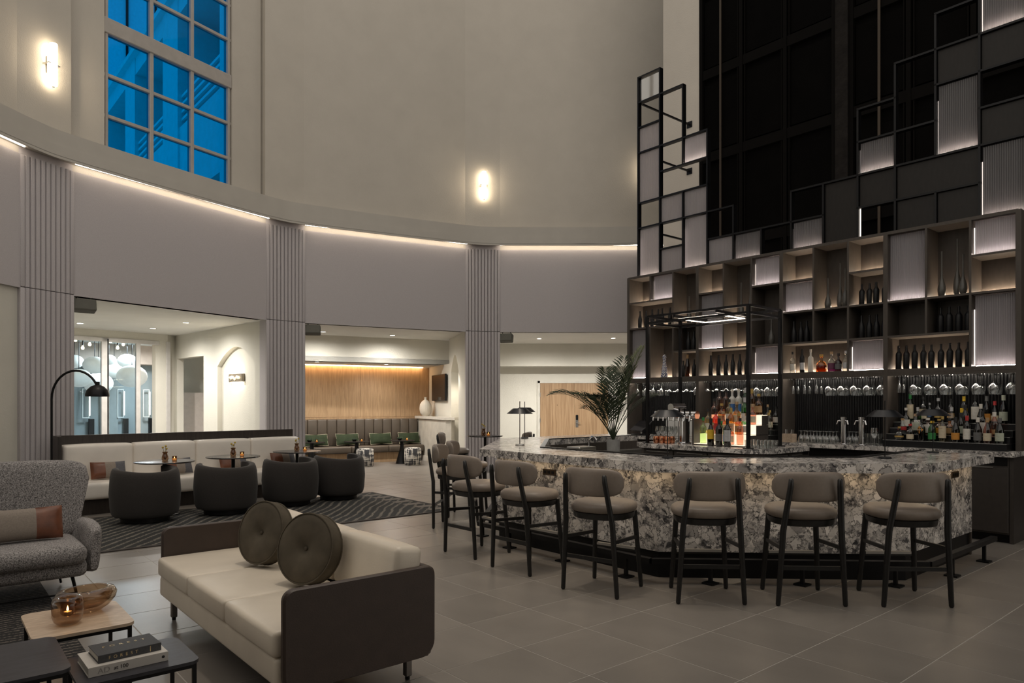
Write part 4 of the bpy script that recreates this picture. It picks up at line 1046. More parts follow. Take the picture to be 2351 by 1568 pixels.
# amber glass bowl and lantern
m_amb = glass('amber_glass', (.74, .61, .48), .8, 1.6, 3.0)
v_, u_ = .70, 4.53
t = bthing('glass_bowl', 'wide smoky amber glass bowl with an inward rim on the ash table', 'bowl', v_, u_, .435, .3)
MB().lathe([(.0, .0), (.07, .0), (.115, .03), (.145, .07), (.15, .098), (.135, .122), (.105, .13), (.10, .126), (.12, .112), (.13, .095), (.118, .06), (.08, .03), (0, .02)], 32).tf(Matrix.Diagonal((1.05, .9, 1, 1))).obj('shell', m_amb, t, 60)
v_, u_ = .585, 4.33
t = bthing('candle_lantern', 'amber double-walled glass candle holder with a lit tealight', 'candle holder', v_, u_, .435)
MB().lathe([(0, 0), (.045, 0), (.065, .02), (.074, .05), (.075, .115), (.068, .138), (.055, .145), (.038, .14), (.034, .12), (.034, .06), (.025, .048), (0, .046)], 28).obj('shell', m_amb, t, 60)
MB().lathe([(0, .050), (.019, .050), (.019, .066), (0, .067)], 14).obj('tealight', mat('tealight_wax', (.75, .66, .5), .6), t, 40)
MB().lathe([(0, .068), (.005, .075), (.004, .085), (0, .098)], 8).obj('flame', glow('flame', (1, .62, .22), 28), t, 60)
# books
m_bk = mat('book_slate_cloth', (.045, .046, .05), .6, noise=(120, .2)); m_bw = mat('book_white_cover', (.56, .53, .49), .55); m_pg = mat('book_pages', (.5, .47, .41), .9, noise=(300, .2))
m_gold = mat('gold_foil', (.75, .58, .32), .3, .8); m_ink = mat('black_ink', (.02, .02, .02), .6); m_gry = mat('grey_ink', (.36, .34, .32), .6)
def book(lab, v, u, z, rot, L_, W, H, mc):
    t = bthing('book', lab, 'book', v, u, z, rot)   # spine along local x on the -y side
    MB().box(-L_ / 2, L_ / 2, -W / 2, W / 2, H - .003, H).obj('cover', mc, t)
    MB().box(-L_ / 2, L_ / 2, -W / 2, W / 2, 0, .003).obj('cover', mc, t)
    MB().box(-L_ / 2, L_ / 2, -W / 2 - .001, -W / 2 + .003, 0, H).obj('spine', mc, t)
    MB().box(-L_ / 2 + .004, L_ / 2 - .004, -W / 2 + .003, W / 2 - .004, .003, H - .003).obj('pages', m_pg, t); return t
RX = Matrix.Rotation(pi / 2, 4, 'X')
b1 = book('thick white art book lying on the low dark table', .735, 3.765, .361, .02, .335, .255, .042, m_bw)
put_text('AD', .036, m_gry, b1, Matrix.Translation((-.105, -.1292, .021)) @ RX)
put_text('at 100', .024, m_ink, b1, Matrix.Translation((-.035, -.1292, .021)) @ RX)
MB().lathe([(0, 0), (.007, 0), (.007, .0004), (0, .0004)], 16).tf(Matrix.Translation((.145, -.1286, .022)) @ RX).obj('publisher_mark', m_ink, b1)
b2 = book('smaller slate cloth book with gold FOREST lettering, topmost of the stack', .745, 3.775, .404, .05, .27, .19, .034, m_bk)
def spaced(txt): return '  '.join(txt)
put_text(spaced('FOREST'), .030, m_gold, b2, Matrix.Translation((0, .02, .0344)))
put_text(spaced('FOREST'), .020, m_gold, b2, Matrix.Translation((-.03, -.0968, .017)) @ RX)
MB().box(.085, .088, -.0966, -.0955, .004, .030).obj('foil_band', m_gold, b2)
# ---- white lounge bench
PB0, PB1 = (-6.79, 10.29), (-4.09, 13.02); bo, bang, BL = frame_of(PB0, PB1)
m_ivory = mat('ivory_leather', (.84, .79, .72), .38, 0, noise=(5, .03), bump=(120, .06))
bn = thing('lounge_bench', 'long cream leather banquette with a dark timber back rail', 'bench', bo, bang)
MB().rbox(0, BL, 0, .05, 0, 1.12, .004, 1).obj('back_board', m_dkwood, bn)
MB().rbox(.0, .05, -.35, 0, 0, 1.12, .004, 1).obj('end_board', m_dkwood, bn)
MB().box(.1, BL, -.72, 0, 0, .22).obj('plinth', m_dkwood, bn)
xs = [.08, 1.03, 1.98, 2.92, BL]
for a, b in zip(xs, xs[1:]):
    MB().rbox(a + .004, b - .004, -.80, -.02, .22, .46, .04, 3, puff=.008).obj('seat_cushion', m_ivory, bn, 50)
    MB().rbox(a + .004, b - .004, -.27, -.01, .44, .985, .05, 4, puff=.012).obj('back_cushion', m_ivory, bn, 50)
for k, x in enumerate((.62, 1.62, 2.52, 3.42)):
    p = along(bo, bang, x, -.50, .480)
    pillow('bench_pillow', 'lumbar pillow of cognac leather and grey wool on the cream bench', p, bang + random.uniform(-.12, .12), radians(24), .46, .27, [(.40, m_cog), (.30, m_beige), (.30, m_slatec)], grp='leather pillows on the cream bench')
# ---- tables, bud vases and candles
m_vase = glass('amber_ribbed', (.66, .52, .40), .8, 1.6, 3.0); m_bud = mat('yellow_bud', (.55, .40, .06), .8); m_stem = mat('dry_stem', (.20, .17, .06), .8)
def bud_vase(lab, x, y, z, grp=None):
    t = thing('bud_vase', lab, 'vase', (x, y, z), 0, grp)
    MB().lathe([(0, .0), (.036, .0), (.044, .02), (.046, .05), (.034, .085), (.028, .10), (.04, .128), (.036, .128), (.024, .10), (.03, .08), (.038, .05), (0, .01)], 16).obj('glass', m_vase, t, 50)
    for k in range(3):
        a = k * 2.1 + x; q = (.03 * cos(a), .03 * sin(a), .17 + .02 * k)
        s_ = MB().tube([(0, 0, .02), (.01 * cos(a), .01 * sin(a), .1), q], .003, 5).obj('flower_stem', m_stem, t)
        MB().lathe([(0, -.015), (.011, -.01), (.015, 0), (.011, .01), (0, .015)], 10, q).obj('flower_head', m_bud, s_, 60)
def votive(lab, x, y, z, grp=None, r=.032):
    t = thing('votive_candle', lab, 'candle', (x, y, z), 0, grp)
    MB().lathe([(0, .0), (r, .0), (r * 1.05, .07), (r * .95, .07), (r * .9, .008), (0, .008)], 14).obj('glass_cup', m_vase, t, 50)
    MB().lathe([(0, .009), (r * .8, .009), (r * .8, .035), (0, .036)], 12).obj('wax', mat('glowing_wax', (.8, .65, .4), .6, emit=((1, .55, .18), .8)), t)
    MB().lathe([(0, .037), (.006, .044), (0, .062)], 6).obj('flame', glow('votive_flame', (1, .62, .25), 22), t)
TB = [(-4.97, 9.98), (-4.35, 10.88), (-3.72, 12.07)]
wh = ('nearest the arc lamp', 'at the middle of the cream bench', 'nearest the olive bench alcove')
for (x, y), w in zip(TB, wh):
    disc_table('cocktail_table', 'round dark cocktail table ' + w, x, y, .40, .775, m_dark)
    bud_vase('amber bud vase with yellow buds on the table ' + w, x - .02, y + .05, .776)
    votive('small glowing votive candle on the table ' + w, x + .13, y + .02, .776)
bud_vase('ribbed amber bud vase with yellow buds on the high bar table', HT[0] - .03, HT[1], 1.0)
votive('small glowing votive candle on the high bar table', HT[0] + .06, HT[1] - .05, 1.0)
# ---- charcoal tub chairs
def make_tub():
    t = thing('tub_chair', 'x', 'armchair')
    def sh(a, c):            # wraps the back, opening towards +y
        g_ = radians(-218 + 256 * c); q = 2 * pi * a; ca, sa = cos(q), sin(q)
        f = lambda s_: (abs(s_) ** .45) * (1 if s_ > 0 else -1)
        e = max(.01, 1 - abs(2 * c - 1) ** 16) ** .5; th = .055 * (.3 + .7 * e); h = .312 * (.93 + .07 * e)
        zz = f(sa) * h; bul = .352 + .03 * (1 - (zz / .33) ** 2)
        return ((bul + f(ca) * th) * cos(g_), (bul + f(ca) * th) * sin(g_) * .97, .395 + zz - .03 * max(0, zz / .33) * cos(pi * (2 * c - 1)))
    sweep(sh, 16, 48).obj('barrel_back', m_char, t, 60)
    MB().lathe([(0, .06), (.31, .06), (.33, .10), (.33, .38), (.31, .43), (.2, .445), (0, .45)], 28).obj('seat', m_char, t, 50)
    MB().lathe([(0, .012), (.30, .012), (.30, .065), (0, .065)], 28).obj('swivel_base', m_black, t, 40)
    return t
tub0 = make_tub()
for k, (x, y, w) in enumerate(((-4.95, 9.42, 0), (-4.15, 10.12, 0), (-3.48, 10.95, 0), (-2.90, 11.66, 0))):
    c = tub0 if k == 0 else copy_tree(tub0); c.location = (x, y, .012); c.rotation_euler = (0, 0, bang + radians((2, -6, 5, -2)[k]))
    c['label'] = 'charcoal felt tub chair facing the cream bench, ' + ('nearest the arc lamp', 'second from the arc lamp', 'third from the arc lamp', 'at the rug corner nearest the bar')[k]
# ---- arc floor lamp
lx, ly = -6.483, 9.82
t = thing('arc_lamp', 'black arc floor lamp with a dome shade over the cream bench', 'floor lamp', (lx, ly, 0))
pts = [(0, 0, .03), (0, 0, 1.66)] + [(.34 - .34 * cos(a), 0, 1.66 + .40 * sin(a)) for a in [pi * k / 18 for k in range(1, 16)]]
MB().tube(pts, .016, 10).obj('stem', m_black, t, 40)
MB().lathe([(0, 0), (.11, 0), (.11, .02), (0, .03)], 28).obj('base', m_black, t, 40)
ex, ez = pts[-1][0] + .01, pts[-1][2]
MB().lathe([(.03, .045), (.03, .0), (.08, -.02), (.13, -.07), (.15, -.13), (.15, -.165), (.144, -.165), (.144, -.13), (.12, -.07), (.07, -.03), (0, -.025)], 28, (ex, 0, ez)).obj('dome_shade', m_black, t, 50)
# ---- speakers hung below the headers
m_spk = mat('speaker_grey', (.115, .113, .095), .7)
for k, (px, b, w) in enumerate(((190, BAYS[1], 'beside the lounge alcove'), (719, BAYS[2], 'at the corner of the bench alcove'), (1165, BAYS[3], 'by the walnut door alcove'))):
    p, a = on_ring(px, *b, d=-.12)
    t = thing('wall_speaker', 'grey box loudspeaker hung under the header ' + w, 'speaker', (*p, HH - .02), a - .3)
    Mx = Matrix.Rotation(radians(-14), 4, 'X')
    MB().rbox(-.16, .16, -.16, .02, -.25, -.06, .02, 2, M=Mx).obj('cabinet', m_spk, t)
    MB().bar((-.12, -.06, 0.02), (.12, -.06, .02), .03, .012).obj('bracket', m_spk, t)
    for x in (-.1, .1): MB().bar((x, -.06, -.12), (x, -.06, .02), .02).obj('bracket_arm', m_spk, t)
# ---- olive bench alcove
m_obn = mat('olive_brown_leather', (.085, .066, .049), .45, noise=(6, .06), bump=(120, .05))
ob = thing('channel_bench', 'long olive-brown channel-back banquette beneath the oak panelling', 'bench', ko, kang)
EX = kx(950)
nch = 16
for k in range(nch):
    a, b = EX * k / nch, EX * (k + 1) / nch
    MB().rbox(a + .002, b - .002, -.30, -.06, .44, 1.17, .03, 2).obj('back_channel', m_obn, ob, 50)
for k in range(4):
    a, b = EX * k / 4, EX * (k + 1) / 4
    MB().rbox(a + .003, b - .003, -.82, -.08, .27, .45, .035, 3).obj('seat_cushion', m_obn, ob, 50)
MB().box(0, EX - .05, -.70, -.05, 0, .27).obj('oak_base', m_oak, ob)
m_grn = mat('green_velvet', (.028, .040, .020), .8, 0, .2, noise=(8, .2)); m_pipe = mat('cream_piping', (.42, .38, .28), .8)
for px in (716, 787, 862, 926):
    x = kx(px); p = along(ko, kang, x, -.52, .475)
    t = pillow('green_pillow', 'green velvet pillow with cream piping on the olive channel-back bench', p, kang, radians(24), .62, .33, [(1.0, m_grn)], grp='green pillows on the channel-back bench')
    Mx = Matrix.Rotation(radians(-24), 4, 'X')
    MB().tube([Mx @ Vector(q) for q in ((-.31, 0, 0), (0, 0, .02), (.31, 0, 0), (.295, 0, .165), (.31, 0, .33), (0, 0, .31), (-.31, 0, .33), (-.295, 0, .165))], .008, 6, closed=True).obj('piping', m_pipe, t)
m_leaf = mat('dark_succulent', (.03, .05, .025), .6)
for px, y, w in ((716, 17.6, 'beside the fluted pillar'), (819, 18.0, 'by the pouf at mid bench'), (923, 18.55, 'next to the low wall')):
    x = px_ray(px) * y
    disc_table('pedestal_table', 'low round black pedestal table ' + w, x, y, .33, .62, m_black, ped='cone')
    t = thing('succulent', 'small dark succulent on the pedestal table ' + w, 'plant', (x - .06, y, .62))
    MB().lathe([(0, 0), (.04, 0), (.06, .05), (.05, .05), (0, .03)], 14).obj('bowl', m_black, t)
    mb = MB()
    for k in range(14):
        a = k * 2.4; r = .03 + .035 * (k / 14); mb.lathe([(.0, 0), (.012, .02), (0, .07)], 5, (r * cos(a), r * sin(a), .03))
    mb.obj('leaves', m_leaf, t)
    votive('small lit votive on the pedestal table ' + w, x + .14, y - .05, .62)
def plaid(name):
    m = bpy.data.materials.new(name); m.use_nodes = True; nt = m.node_tree; N = nt.nodes; L = nt.links; b = N['Principled BSDF']; b.inputs['Roughness'].default_value = .95
    tc = N.new('ShaderNodeTexCoord'); outs = []
    for sc in ((3, 3, 26), (22, 22, 2.5)):
        mp = N.new('ShaderNodeMapping'); mp.inputs['Scale'].default_value = sc; L.new(tc.outputs['Object'], mp.inputs[0])
        n = N.new('ShaderNodeTexNoise'); n.inputs['Scale'].default_value = 1.0; n.inputs['Detail'].default_value = 3; L.new(mp.outputs[0], n.inputs['Vector']); outs.append(n.outputs[0])
    a = N.new('ShaderNodeMath'); a.operation = 'ADD'; L.new(outs[0], a.inputs[0]); L.new(outs[1], a.inputs[1])
    r = ramp(N, [(.46, (.035, .035, .04)), (.54, (.52, .49, .44))]); h = N.new('ShaderNodeMath'); h.operation = 'MULTIPLY'; h.inputs[1].default_value = .5
    L.new(a.outputs[0], h.inputs[0]); L.new(h.outputs[0], r.inputs[0]); L.new(r.outputs[0], b.inputs['Base Color']); return m
m_plaid = plaid('ikat_weave')
for px, yb, w in ((838, 1072, 'in front of the middle of the olive bench'), (948, 1069, 'by the low wall and pedestal table')):
    y = 1.6 * F_PX / (yb - YH) + .18; x = px_ray(px) * y
    t = thing('pouf', 'black and white woven drum pouf ' + w, 'pouf', (x, y, 0))
    MB().lathe([(0, .0), (.19, .0), (.215, .03), (.225, .22), (.215, .42), (.19, .45), (.1, .458), (0, .46)], 24).obj('drum', m_plaid, t, 50)
    MB().bar((-.01, -.232, .33), (-.01, -.232, .40), .05, .006).obj('handle_tab', m_black, t)
# screen and ribbed vase
wa = atan2(18.45 - 20.45, -1.66 + 2.43)
def on_line(px, a, b):
    r = px_ray(px); t = (r * a[1] - a[0]) / ((b[0] - a[0]) - r * (b[1] - a[1])); return lerp(a, b, t)
ta, tb = on_line(995, (-2.47, 20.45), (-1.70, 18.45)), on_line(1026, (-2.47, 20.45), (-1.70, 18.45))
tm = lerp(ta, tb, .5); tl = hypot(tb[0] - ta[0], tb[1] - ta[1])
t = thing('wall_screen_tv', 'flat black television on the side wall above the low wall', 'television', (tm[0], tm[1], 2.03), wa)
MB().rbox(-tl / 2, tl / 2, -.05, .0, -.36, .36, .008, 1).obj('housing', m_black, t)
MB().box(-tl / 2 + .02, tl / 2 - .02, -.053, -.05, -.34, .34).obj('screen', mat('tv_screen', (.012, .011, .012), .12), t)
vx, vy = on_line(977, (-2.70, 20.2), (-1.63, 18.02))
t = thing('ribbed_vase', 'tall cream ribbed ceramic vase with a thin neck on the low wall', 'vase', (vx, vy, 1.24))
def vs_(a, c):
    prof = [(.09, 0), (.15, .08), (.175, .20), (.16, .33), (.10, .42), (.035, .46), (.03, .50), (.045, .535)]
    k = c * (len(prof) - 1); i = min(int(k), len(prof) - 2); f = k - i
    r = prof[i][0] * (1 - f) + prof[i + 1][0] * f; z = prof[i][1] * (1 - f) + prof[i + 1][1] * f; r *= 1 - .04 * abs(sin(a * pi * 20))
    return (r * cos(2 * pi * a), r * sin(2 * pi * a), z)
MB().grid(vs_, 80, 14, wrap=True).obj('body', mat('cream_ceramic', (.62, .57, .48), .6), t, 50)
# ================================================================== BOTTLES, GLASSWARE, LAMPS, PALM
MESH = {}
PROF = {   # (radius fraction, height fraction)
 'wine':   [(0, 0), (.92, 0), (1, .02), (1, .60), (.96, .65), (.72, .71), (.42, .76), (.36, .80), (.36, .93), (.42, .935), (.42, .965), (.36, .97), (.36, 1), (0, 1)],
 'burg':   [(0, 0), (.92, 0), (1, .02), (1, .46), (.93, .54), (.74, .63), (.50, .72), (.38, .78), (.36, .93), (.43, .935), (.43, .965), (.36, .97), (.36, 1), (0, 1)],
 'spirit': [(0, 0), (.93, 0), (1, .02), (1, .58), (.95, .64), (.6, .69), (.36, .73), (.34, .88), (.40, .885), (.40, 1), (0, 1)],
 'squat':  [(0, 0), (.93, 0), (1, .03), (1, .50), (.9, .58), (.5, .64), (.34, .70), (.32, .82), (.42, .83), (.42, 1), (0, 1)],
 'round':  [(0, 0), (.5, 0), (.8, .07), (1, .27), (.92, .45), (.6, .58), (.3, .64), (.26, .80), (.34, .81), (.34, 1), (0, 1)],
 'decanter': [(0, 0), (.95, 0), (1, .04), (.95, .30), (.6, .56), (.3, .70), (.26, .84), (.36, .85), (.36, 1), (0, 1)],
 'slim':   [(0, 0), (.95, 0), (1, .02), (.95, .64), (.7, .74), (.45, .79), (.42, .9), (.46, .91), (.46, 1), (0, 1)],
 'tear':   [(0, 0), (.55, 0), (.85, .05), (1, .15), (.9, .25), (.55, .36), (.27, .46), (.2, .60), (.2, .99), (.22, 1), (0, 1)],
 'talavera': [(0, 0), (1, 0), (1, .03), (.88, .20), (.70, .40), (.52, .58), (.44, .70), (.42, .76), (.50, .80), (.44, .83), (.60, .87), (.56, .90), (.38, .96), (.15, .99), (0, 1)]}
GLS = {'black': mat('matte_black_glass', (.008, .008, .009), .42, 0, .4, noise=(20, .2)), 'smoke': None}
def bglass(c):
    tab = {'black': None, 'dark': (.05, .045, .03), 'brown': (.22, .10, .035), 'amber': (.74, .46, .22), 'green': (.16, .46, .17), 'dkgreen': (.05, .14, .05), 'clear': (.90, .93, .93),
           'pale': (.86, .80, .55), 'pink': (.88, .62, .52), 'blue': (.40, .78, .90), 'red': (.66, .22, .17), 'lime': (.76, .92, .60), 'rose': (.80, .52, .43), 'plum': (.12, .04, .07)}
    if c == 'black': return GLS['black']
    if c == 'smoke': return mat('smoked_satin_glass', (.085, .08, .07), .28, 0, .6, noise=(6, .3))
    if c == 'frost': return frosted('frosted_bottle', (.68, .68, .66), .5)
    if c == 'ceramic':
        return talavera_mat()
    return glass(c + '_bottle_glass', tab[c], .9, 1.7, 3.0)
def talavera_mat():
    if 'talavera' in MATS: return MATS['talavera']
    m = bpy.data.materials.new('talavera'); m.use_nodes = True; nt = m.node_tree; N = nt.nodes; L = nt.links; b = N['Principled BSDF']; b.inputs['Roughness'].default_value = .2
    tc = N.new('ShaderNodeTexCoord'); w = N.new('ShaderNodeTexWave'); w.wave_type = 'RINGS'; w.inputs['Scale'].default_value = 16; w.inputs['Distortion'].default_value = 9; w.inputs['Detail'].default_value = 1
    L.new(tc.outputs['Object'], w.inputs['Vector']); r = ramp(N, [(.40, (.02, .03, .16)), (.52, (.70, .69, .66))]); L.new(w.outputs['Fac'], r.inputs[0]); L.new(r.outputs[0], b.inputs['Base Color']); MATS['talavera'] = m; return m
PAINT = {'white': (.66, .63, .57), 'cream': (.58, .50, .36), 'orange': (.55, .24, .04), 'red': (.42, .03, .03), 'yellow': (.66, .42, .03), 'black': (.015, .015, .015), 'gold': (.50, .35, .12),
         'blue': (.05, .16, .42), 'green': (.03, .22, .06), 'silver': (.55, .55, .56), 'grey': (.12, .12, .12), 'tan': (.40, .25, .12), 'sage': (.42, .45, .36), 'cork': (.42, .28, .16), 'pink': (.60, .25, .20), 'plum': (.12, .03, .07)}
def paint(c): return mat('print_' + c, PAINT[c], .5, .6 if c in ('gold', 'silver') else 0, noise=(60, .1))
def bottle_meshes(kind, h, r, gl, cap, lab, lz0=.12, lz1=.42, seg=14, sq=None, liquid=None):
    key = (kind, round(h, 3), round(r, 3), gl, cap, lab, lz0, lz1, sq, liquid)
    if key in MESH: return MESH[key]
    pf = PROF[kind]; out = []
    out.append(('glass', MB().lathe([(max(a * r, 0), b * h) for a, b in pf], seg, sq=sq).mesh('bottle_glass', bglass(gl), 50)))
    if cap:
        top = [p for p in pf if p[1] >= .80]; rc = max(p[0] for p in top) * r * 1.04; z0 = .90 if kind in ('wine', 'burg', 'slim') else .88
        if kind in ('wine', 'burg'): z0 = .82
        out.append(('cap', MB().lathe([(rc, z0 * h), (rc, h * 1.004), (0, h * 1.006)], 12).mesh('bottle_cap', paint(cap), 40)))
    if lab:
        rr = r * 1.012
        if kind in ('round', 'decanter'): rr = r * 1.02
        out.append(('label', MB().lathe([(rr, lz0 * h), (rr, lz1 * h)], 16, a0=radians(-150), a1=radians(10), sq=sq).mesh('bottle_label', paint(lab), 40)))
    if liquid:
        out.append(('liquid', MB().lathe([(0, .01 * h), (r * .93, .01 * h), (r * .93, h * .36), (0, h * .36)], 12, sq=sq).mesh('bottle_liquid', glass(liquid + '_liquid', {'amber': (.55, .22, .05), 'red': (.45, .05, .03), 'purple': (.25, .05, .22), 'green': (.45, .75, .25)}[liquid], .3, 1.2), 40)))
    MESH[key] = out; return out
def bottle(name, label, v, u, z, kind, h, r, gl, cap=None, lab=None, grp=None, rot=None, **kw):
    ms = bottle_meshes(kind, h, r, gl, cap, lab, **kw)
    rz = TH + (rot if rot is not None else random.uniform(-.3, .3)) - pi / 2; z += .001
    if len(ms) == 1:
        o = put(name, ms[0][1], None, (*R2(v, u), z), rz); return tag(o, label, 'bottle', grp)
    t = thing(name, label, 'bottle', (*R2(v, u), z), rz, grp)
    for n, me in ms: put(n, me, t)
    return t
def cell_z(r1): return zrow(r1 + 1) + (.029 if r1 == 3 else .014)
def cell_fill(c0, c1, r1, fr, fn):
    uh, ul = ucol(c0), ucol(c1 + 1)
    for k, f in enumerate(fr): fn(k, min(max(uh + (ul - uh) * f, ul + .069), uh - .069), cell_z(r1))
def blacks(c0, c1, r1, fr, kind, desc, h=.325, v=V0 + .17):
    lab = 'matte black wine bottle ' + desc; g_ = 'black bottles ' + desc
    cell_fill(c0, c1, r1, fr, lambda k, u, z: bottle('wine_bottle', lab, v + random.uniform(-.02, .02), u, z, kind, h * random.uniform(.97, 1.02), .039, 'black', grp=g_))
blacks(0, 1, 1, (.15, .28, .41, .54, .64, .80, .92), 'burg', 'in the wide lit niche nearest the palm', .32)
blacks(2, 2, 2, (.42, .63, .84), 'burg', 'in the unlit niche below the tall vases near the far end', .32)
blacks(2, 2, 3, (.20, .66, .85), 'burg', 'beside the brown glass bottle in the lower row', .28)
blacks(3, 4, 3, (.16, .30, .44, .57, .69, .83, .95), 'burg', 'in the wide lit niche seen behind the canopy frame', .33)
blacks(6, 6, 2, (.24, .44, .64, .84), 'burg', 'in the unlit niche above the row of liqueurs', .32)
blacks(8, 8, 1, (.22, .43, .64, .85), 'wine', 'in the lit niche above the unlit square niche', .30)
blacks(8, 8, 2, (.24, .44, .64, .84), 'burg', 'in the unlit niche over a lit ribbed panel', .32)
blacks(10, 10, 2, (.22, .43, .64, .85), 'wine', 'in the unlit niche below the tall grey vases', .32)
blacks(9, 10, 3, (.10, .20, .30, .405, .51, .62, .72, .82, .925), 'wine', 'in the wide lit niche above the tiered bottle display', .31)
def tears(c, r1, fr, hs, desc):
    cell_fill(c, c, r1, fr, lambda k, u, z: bottle('long_neck_vase', ('shortest', 'middle-height', 'tallest')[sorted(hs).index(hs[k]) if len(hs) == 3 else 2 * sorted(hs).index(hs[k])] + ' smoky teardrop vase ' + desc, V0 + (.16, .22, .14)[k % 3], u, z, 'tear', hs[k], .048, 'smoke', grp='teardrop vases ' + desc))
tears(2, 1, (.45, .70, .82), (.46, .62, .42), 'in the tall niche nearest the palm')
tears(4, 1, (.45, .70, .84), (.56, .70, .50), 'in the tall niche behind the canopy')
tears(5, 2, (.50, .82), (.52, .74), 'in the tall unlit niche')
tears(7, 1, (.28, .58, .80), (.44, .64, .54), 'in the tall niche above the empty dark square')
tears(10, 1, (.26, .58, .76), (.58, .72, .50), 'in the tall niche nearest the bar end')
cell_fill(1, 1, 3, (.45,), lambda k, u, z: bottle('ceramic_bottle', 'blue and white painted ceramic bottle with bell stopper', V0 + .12, u, z, 'talavera', .40, .062, 'ceramic'))
cell_fill(1, 1, 3, (.86,), lambda k, u, z: bottle('long_neck_vase', 'single pale teardrop vase beside the painted ceramic bottle', V0 + .2, u, z, 'tear', .62, .05, 'smoke'))
cell_fill(2, 2, 3, (.43,), lambda k, u, z: bottle('liquor_bottle', 'tall brown glass bottle among black bottles', V0 + .12, u, z, 'burg', .37, .042, 'brown', 'tan'))
LIQ = [(.12, 'spirit', .31, .038, 'clear', 'black', 'white', None), (.27, 'wine', .34, .036, 'black', 'black', 'silver', None), (.40, 'spirit', .33, .038, 'frost', 'white', None, None),
       (.56, 'round', .25, .075, 'amber', 'gold', None, 'amber'), (.71, 'squat', .28, .05, 'clear', 'cork', 'plum', 'purple'), (.81, 'squat', .25, .047, 'plum', 'black', 'grey', None), (.92, 'squat', .28, .046, 'clear', 'silver', 'silver', None)]
LN = ['clear vodka bottle with white label and black cap', 'black bottle with a silver wrap', 'frosted white vodka bottle', 'round amber cognac bottle with fluted edge', 'clear gin bottle with dark label and cork', 'dark squat gin bottle with grey label', 'clear square-shouldered gin bottle with silver cap']
for (f, kd, h, r, gl, cp, lb, lq), n in zip(LIQ, LN):
    cell_fill(6, 7, 3, (f,), lambda k, u, z: bottle('liquor_bottle', n + ' in the lit niche of liqueurs', V0 + .12, u, z, kd, h, r, gl, cp, lb, liquid=lq))
